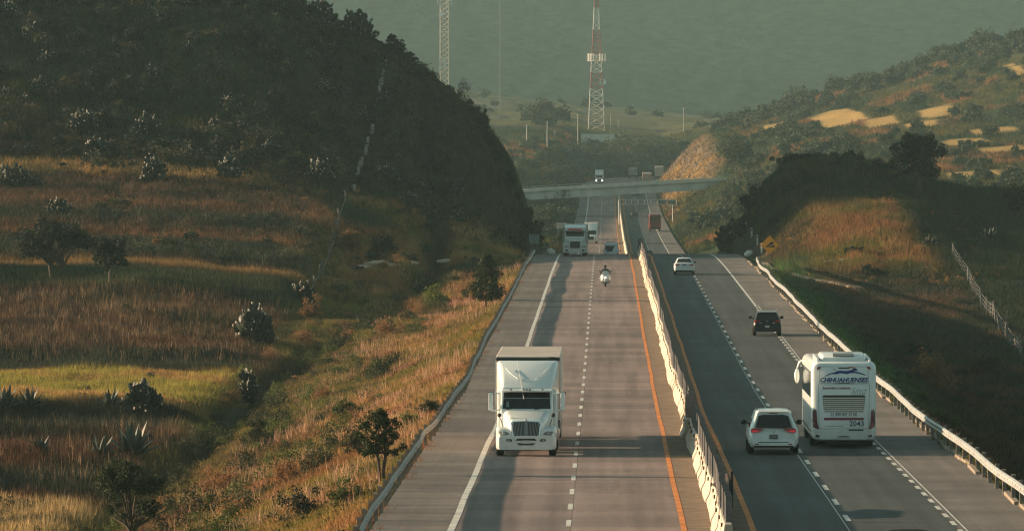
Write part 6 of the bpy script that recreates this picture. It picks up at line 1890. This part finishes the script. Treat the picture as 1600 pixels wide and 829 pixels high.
def hill_cover():
    """the rest of the hillside scrub, more than one could count"""
    V, Fc, K, base = [], [], [], 0
    ms = [ML_DARK, ML_OLIVE, mat_leaf('leaf_brown', (.060,.045,.026), .2, .4)]
    for mi, (seed, n) in enumerate(((801, 430), (802, 160), (803, 110))):
        rng = np.random.default_rng(seed); acc = []; r2 = random.Random(seed)
        x = rng.uniform(-80, -12.5, n*3); y = rng.uniform(640, 735, n*3)
        px, py = to_px(x, y, ground(x, y)); k = (px > -30) & (py > -20) & (fbm(x/5, y/9, 2, seed) > .46) & ((x < -20) | (y < 655))
        for a, b in list(zip(x[k], y[k]))[:n]:
            s = r2.uniform(.3, .8) if r2.random() < .75 else r2.uniform(.9, 1.7); z = float(ground(a, b))
            acc += [[a+c[0]*s, b+c[1]*s, z-.1+c[2]*s, c[3]*s] for c in blob_clumps(1, .9, .75, .5, 7, .45, r2.randrange(9999), .3, -.6)]
        v, f = leaf_cloud(acc, 46, .12, rng)
        V.append(v); Fc.append(f + base); K += [mi]*len(f); base += len(v)
    o = np_mesh('hill_scrub', np.concatenate(V), np.concatenate(Fc), ms); o.data.polygons.foreach_set('material_index', K); o['kind'] = 'stuff'
    rng = np.random.default_rng(811); acc = []; r2 = random.Random(811)
    for _ in range(26):                      # hedges and copses on the far plain
        row = r2.choice((2170, 2260, 2420, 2560, 2780)); y = row + r2.gauss(0, 10); x = r2.uniform(-60, 60); s = r2.uniform(1.2, 3.4)
        if abs(x) < 4 and y < 2200: continue
        z = float(ground(x, y)); acc += [[x+c[0]*s, y+c[1]*s, z-.2+c[2]*s, c[3]*s] for c in blob_clumps(1.2, 1, .7, .45, 8, .45, r2.randrange(9999), .3, -.6)]
    o = crown_mesh('far_hedgerow', acc, 40, .5, KIND['f'], 811); o['kind'] = 'stuff'
hill_cover()

def skyline():
    first = None; rnd = random.Random(8)
    for (px, py) in [(420,14),(436,18),(608,80),(618,84),(630,88),(642,92),(655,97),(668,103),(680,108),(698,122),(708,132),(728,155),(736,172),(744,190),(762,222),(772,246),(782,266),(792,288),(804,308),(814,330),(826,352)]:
        p = at(px, py + 5)
        if first is None:
            first = simple_shrub('shrub', 1.0, .9, 16, .42, 70, .12, ML_DARK, 720, 'small shrub in the ragged fringe along the cut edge of the left hill', 'shrub', 'shrub fringe along the left hill edge'); o = first
        else: o = dup(first)
        s = rnd.uniform(.45, 1.0) if py > 100 else rnd.uniform(.7, 1.5); o.location = p - Vector((0,0,.15)); o.scale = (s,s,s*rnd.uniform(.8,1.2)); o.rotation_euler = (0,0,rnd.uniform(0,6))
skyline()

# -- grass: nobody could count it
def grass(name, n, xr, yr, height, width, blades, test, seed, colf=None, lean=.35, m=None, group_h=None):
    rng = np.random.default_rng(seed)
    x = rng.uniform(xr[0], xr[1], n*3); 
    # even density on screen-independent ground, thinning slowly with distance
    y = yr[0] + (yr[1]-yr[0])*rng.random(n*3)
    k = test(x, y); x, y = x[k][:n], y[k][:n]; n = len(x)
    z = ground(x, y)
    c = cover(x, y) if colf is None else colf(x, y, rng)
    c = c * (.55 + .9*rng.random((n, 1)))
    patch = .55 + .9*fbm(x/2.5, y/6.0, 3, seed)
    N = n*blades
    X = np.repeat(x, blades) + rng.normal(0, .12, N); Yy = np.repeat(y, blades) + rng.normal(0, .12, N); Z = np.repeat(z, blades) - .03
    h = np.repeat(height*(.55+.75*rng.random(n))*patch, blades)*(.6+.6*rng.random(N))
    a = rng.uniform(0, 2*PI, N); w = width*(.6+.8*rng.random(N))
    lx = rng.normal(0, lean, N)*h; ly = rng.normal(0, lean, N)*h
    v = np.empty((N, 3, 3))
    v[:,0] = np.stack([X-np.cos(a)*w, Yy-np.sin(a)*w, Z], -1); v[:,1] = np.stack([X+np.cos(a)*w, Yy+np.sin(a)*w, Z], -1)
    v[:,2] = np.stack([X+lx, Yy+ly, Z+h], -1)
    col = np.repeat(np.repeat(c, blades, 0)*(.8+.4*rng.random((N,1))), 3, 0)
    o = np_mesh(name, v.reshape(-1, 3), np.arange(N*3).reshape(N, 3), m or MG, col)
    o['kind'] = 'stuff'
    return o
MF = mat_leaf('field_blade', (.2,.15,.06), .2, rough=.8, attr=True)
MG = mat_leaf('grass_blade', (.2,.15,.06), .45, rough=.8, attr=True)
def seen(x, y): 
    px = 947 + F*(x-CAMX)/y
    return (px > -60) & (px < 1680)
def in_terrace(x, y):
    k = np.zeros(len(x), bool)
    for (x0, x1, y0, y1) in TERRACES: k |= (x > x0-1) & (x < x1+1) & (y > y0-8) & (y < y1+4)
    return k

def weeds(name, n, xr, yr, rr_, leaf, m, seed, test, per=22):
    rng = np.random.default_rng(seed); x = rng.uniform(*xr, n*4); y = rng.uniform(*yr, n*4)
    k = test(x, y) & (fbm(x/3.0, y/7.0, 3, seed) > .5); x, y = x[k][:n], y[k][:n]; r = rng.uniform(*rr_, len(x))
    cl = np.stack([x, y, ground(x, y) + r*.5, r], -1)
    o = crown_mesh(name, cl, per, leaf, m, seed, flat=.8); o['kind'] = 'stuff'

def meadows():
    weeds('weeds', 1800, (-28,-11.5), (195,600), (.10,.34), .07, ML_OLIVE, 51, lambda x,y: seen(x,y))
    weeds('weeds', 1500, (-28,-11.5), (195,600), (.10,.30), .07, ML_DRY, 52, lambda x,y: seen(x,y))
    weeds('weeds', 1200, (-60,-27), (240,640), (.12,.40), .08, ML_DARK, 53, lambda x,y: seen(x,y) & ~((y > 400) & (y < 444)))
    weeds('weeds', 1500, (-60,-12), (560,660), (.15,.55), .11, ML_OLIVE, 54, lambda x,y: seen(x,y))
    weeds('weeds', 1400, (11.2,34), (280,600), (.12,.40), .08, ML_DARK, 55, lambda x,y: seen(x,y))
    weeds('weeds', 500, (12,34), (580,680), (.15,.45), .10, ML_DRY, 56, lambda x,y: seen(x,y))
    off = lambda x: (x < -11.2) | (x > 10.7)
    grass('grass', 90000, (-27,-11.2), (190,640), .34, .022, 5, lambda x,y: seen(x,y) & (x < -11.25), 31, lean=.5)
    grass('field_stalks', 75000, (-64,-27), (230,560), .58, .022, 4, lambda x,y: seen(x,y) & ~((y > 396) & (y < 446)), 32, lean=.18, m=MF)
    grass('crop_strip', 22000, (-48,-28), (392,450), .45, .03, 4, lambda x,y: seen(x,y), 33, lean=.25)
    grass('hill_grass', 70000, (-82,-12), (540,735), .55, .035, 5, lambda x,y: seen(x,y), 34, lean=.35, m=MF)
    grass('grass', 45000, (10.8,34), (270,600), .42, .025, 4, lambda x,y: seen(x,y), 35, lean=.35, m=MF)
    grass('mound_grass', 36000, (12.5,45), (590,760), .70, .035, 5, lambda x,y: seen(x,y), 36, lean=.25)
    # pale plumes
    grass('grass_plumes', 6000, (-24,-11.6), (200,600), .70, .018, 2, lambda x,y: seen(x,y) & (fbm(x/4,y/14,2,91) > .50), 37, lambda x,y,r: np.tile(np.array([.50,.30,.20]), (len(x),1)), .2)
    grass('dry_stalks', 5000, (-64,-29), (330,530), .85, .014, 2, lambda x,y: seen(x,y) & ((y < 388) | (y > 455)), 38, lambda x,y,r: np.tile(np.array([.33,.21,.12]), (len(x),1)), .15, m=MF)
    # weeds at the foot of the guardrails
    grass('grass', 7000, (-11.35,-10.62), (190,620), .26, .025, 5, lambda x,y: fbm(x*0+2,y/7,2,71) > .42, 39, lambda x,y,r: np.tile(C['rust']*.7, (len(x),1)), .3)
    grass('grass', 7000, (10.15,10.9), (190,600), .30, .025, 5, lambda x,y: fbm(x*0+5,y/7,2,72) > .42, 40, lambda x,y,r: np.tile(C['olive']*1.1, (len(x),1)), .3)
    grass('far_grass', 60000, (-60,110), (1100,2100), 1.0, .10, 4, lambda x,y: seen(x,y) & ((x-road_bend(y) < -11.5) | (x-road_bend(y) > 11)) & ~in_terrace(x,y), 41, lean=.4)
meadows()
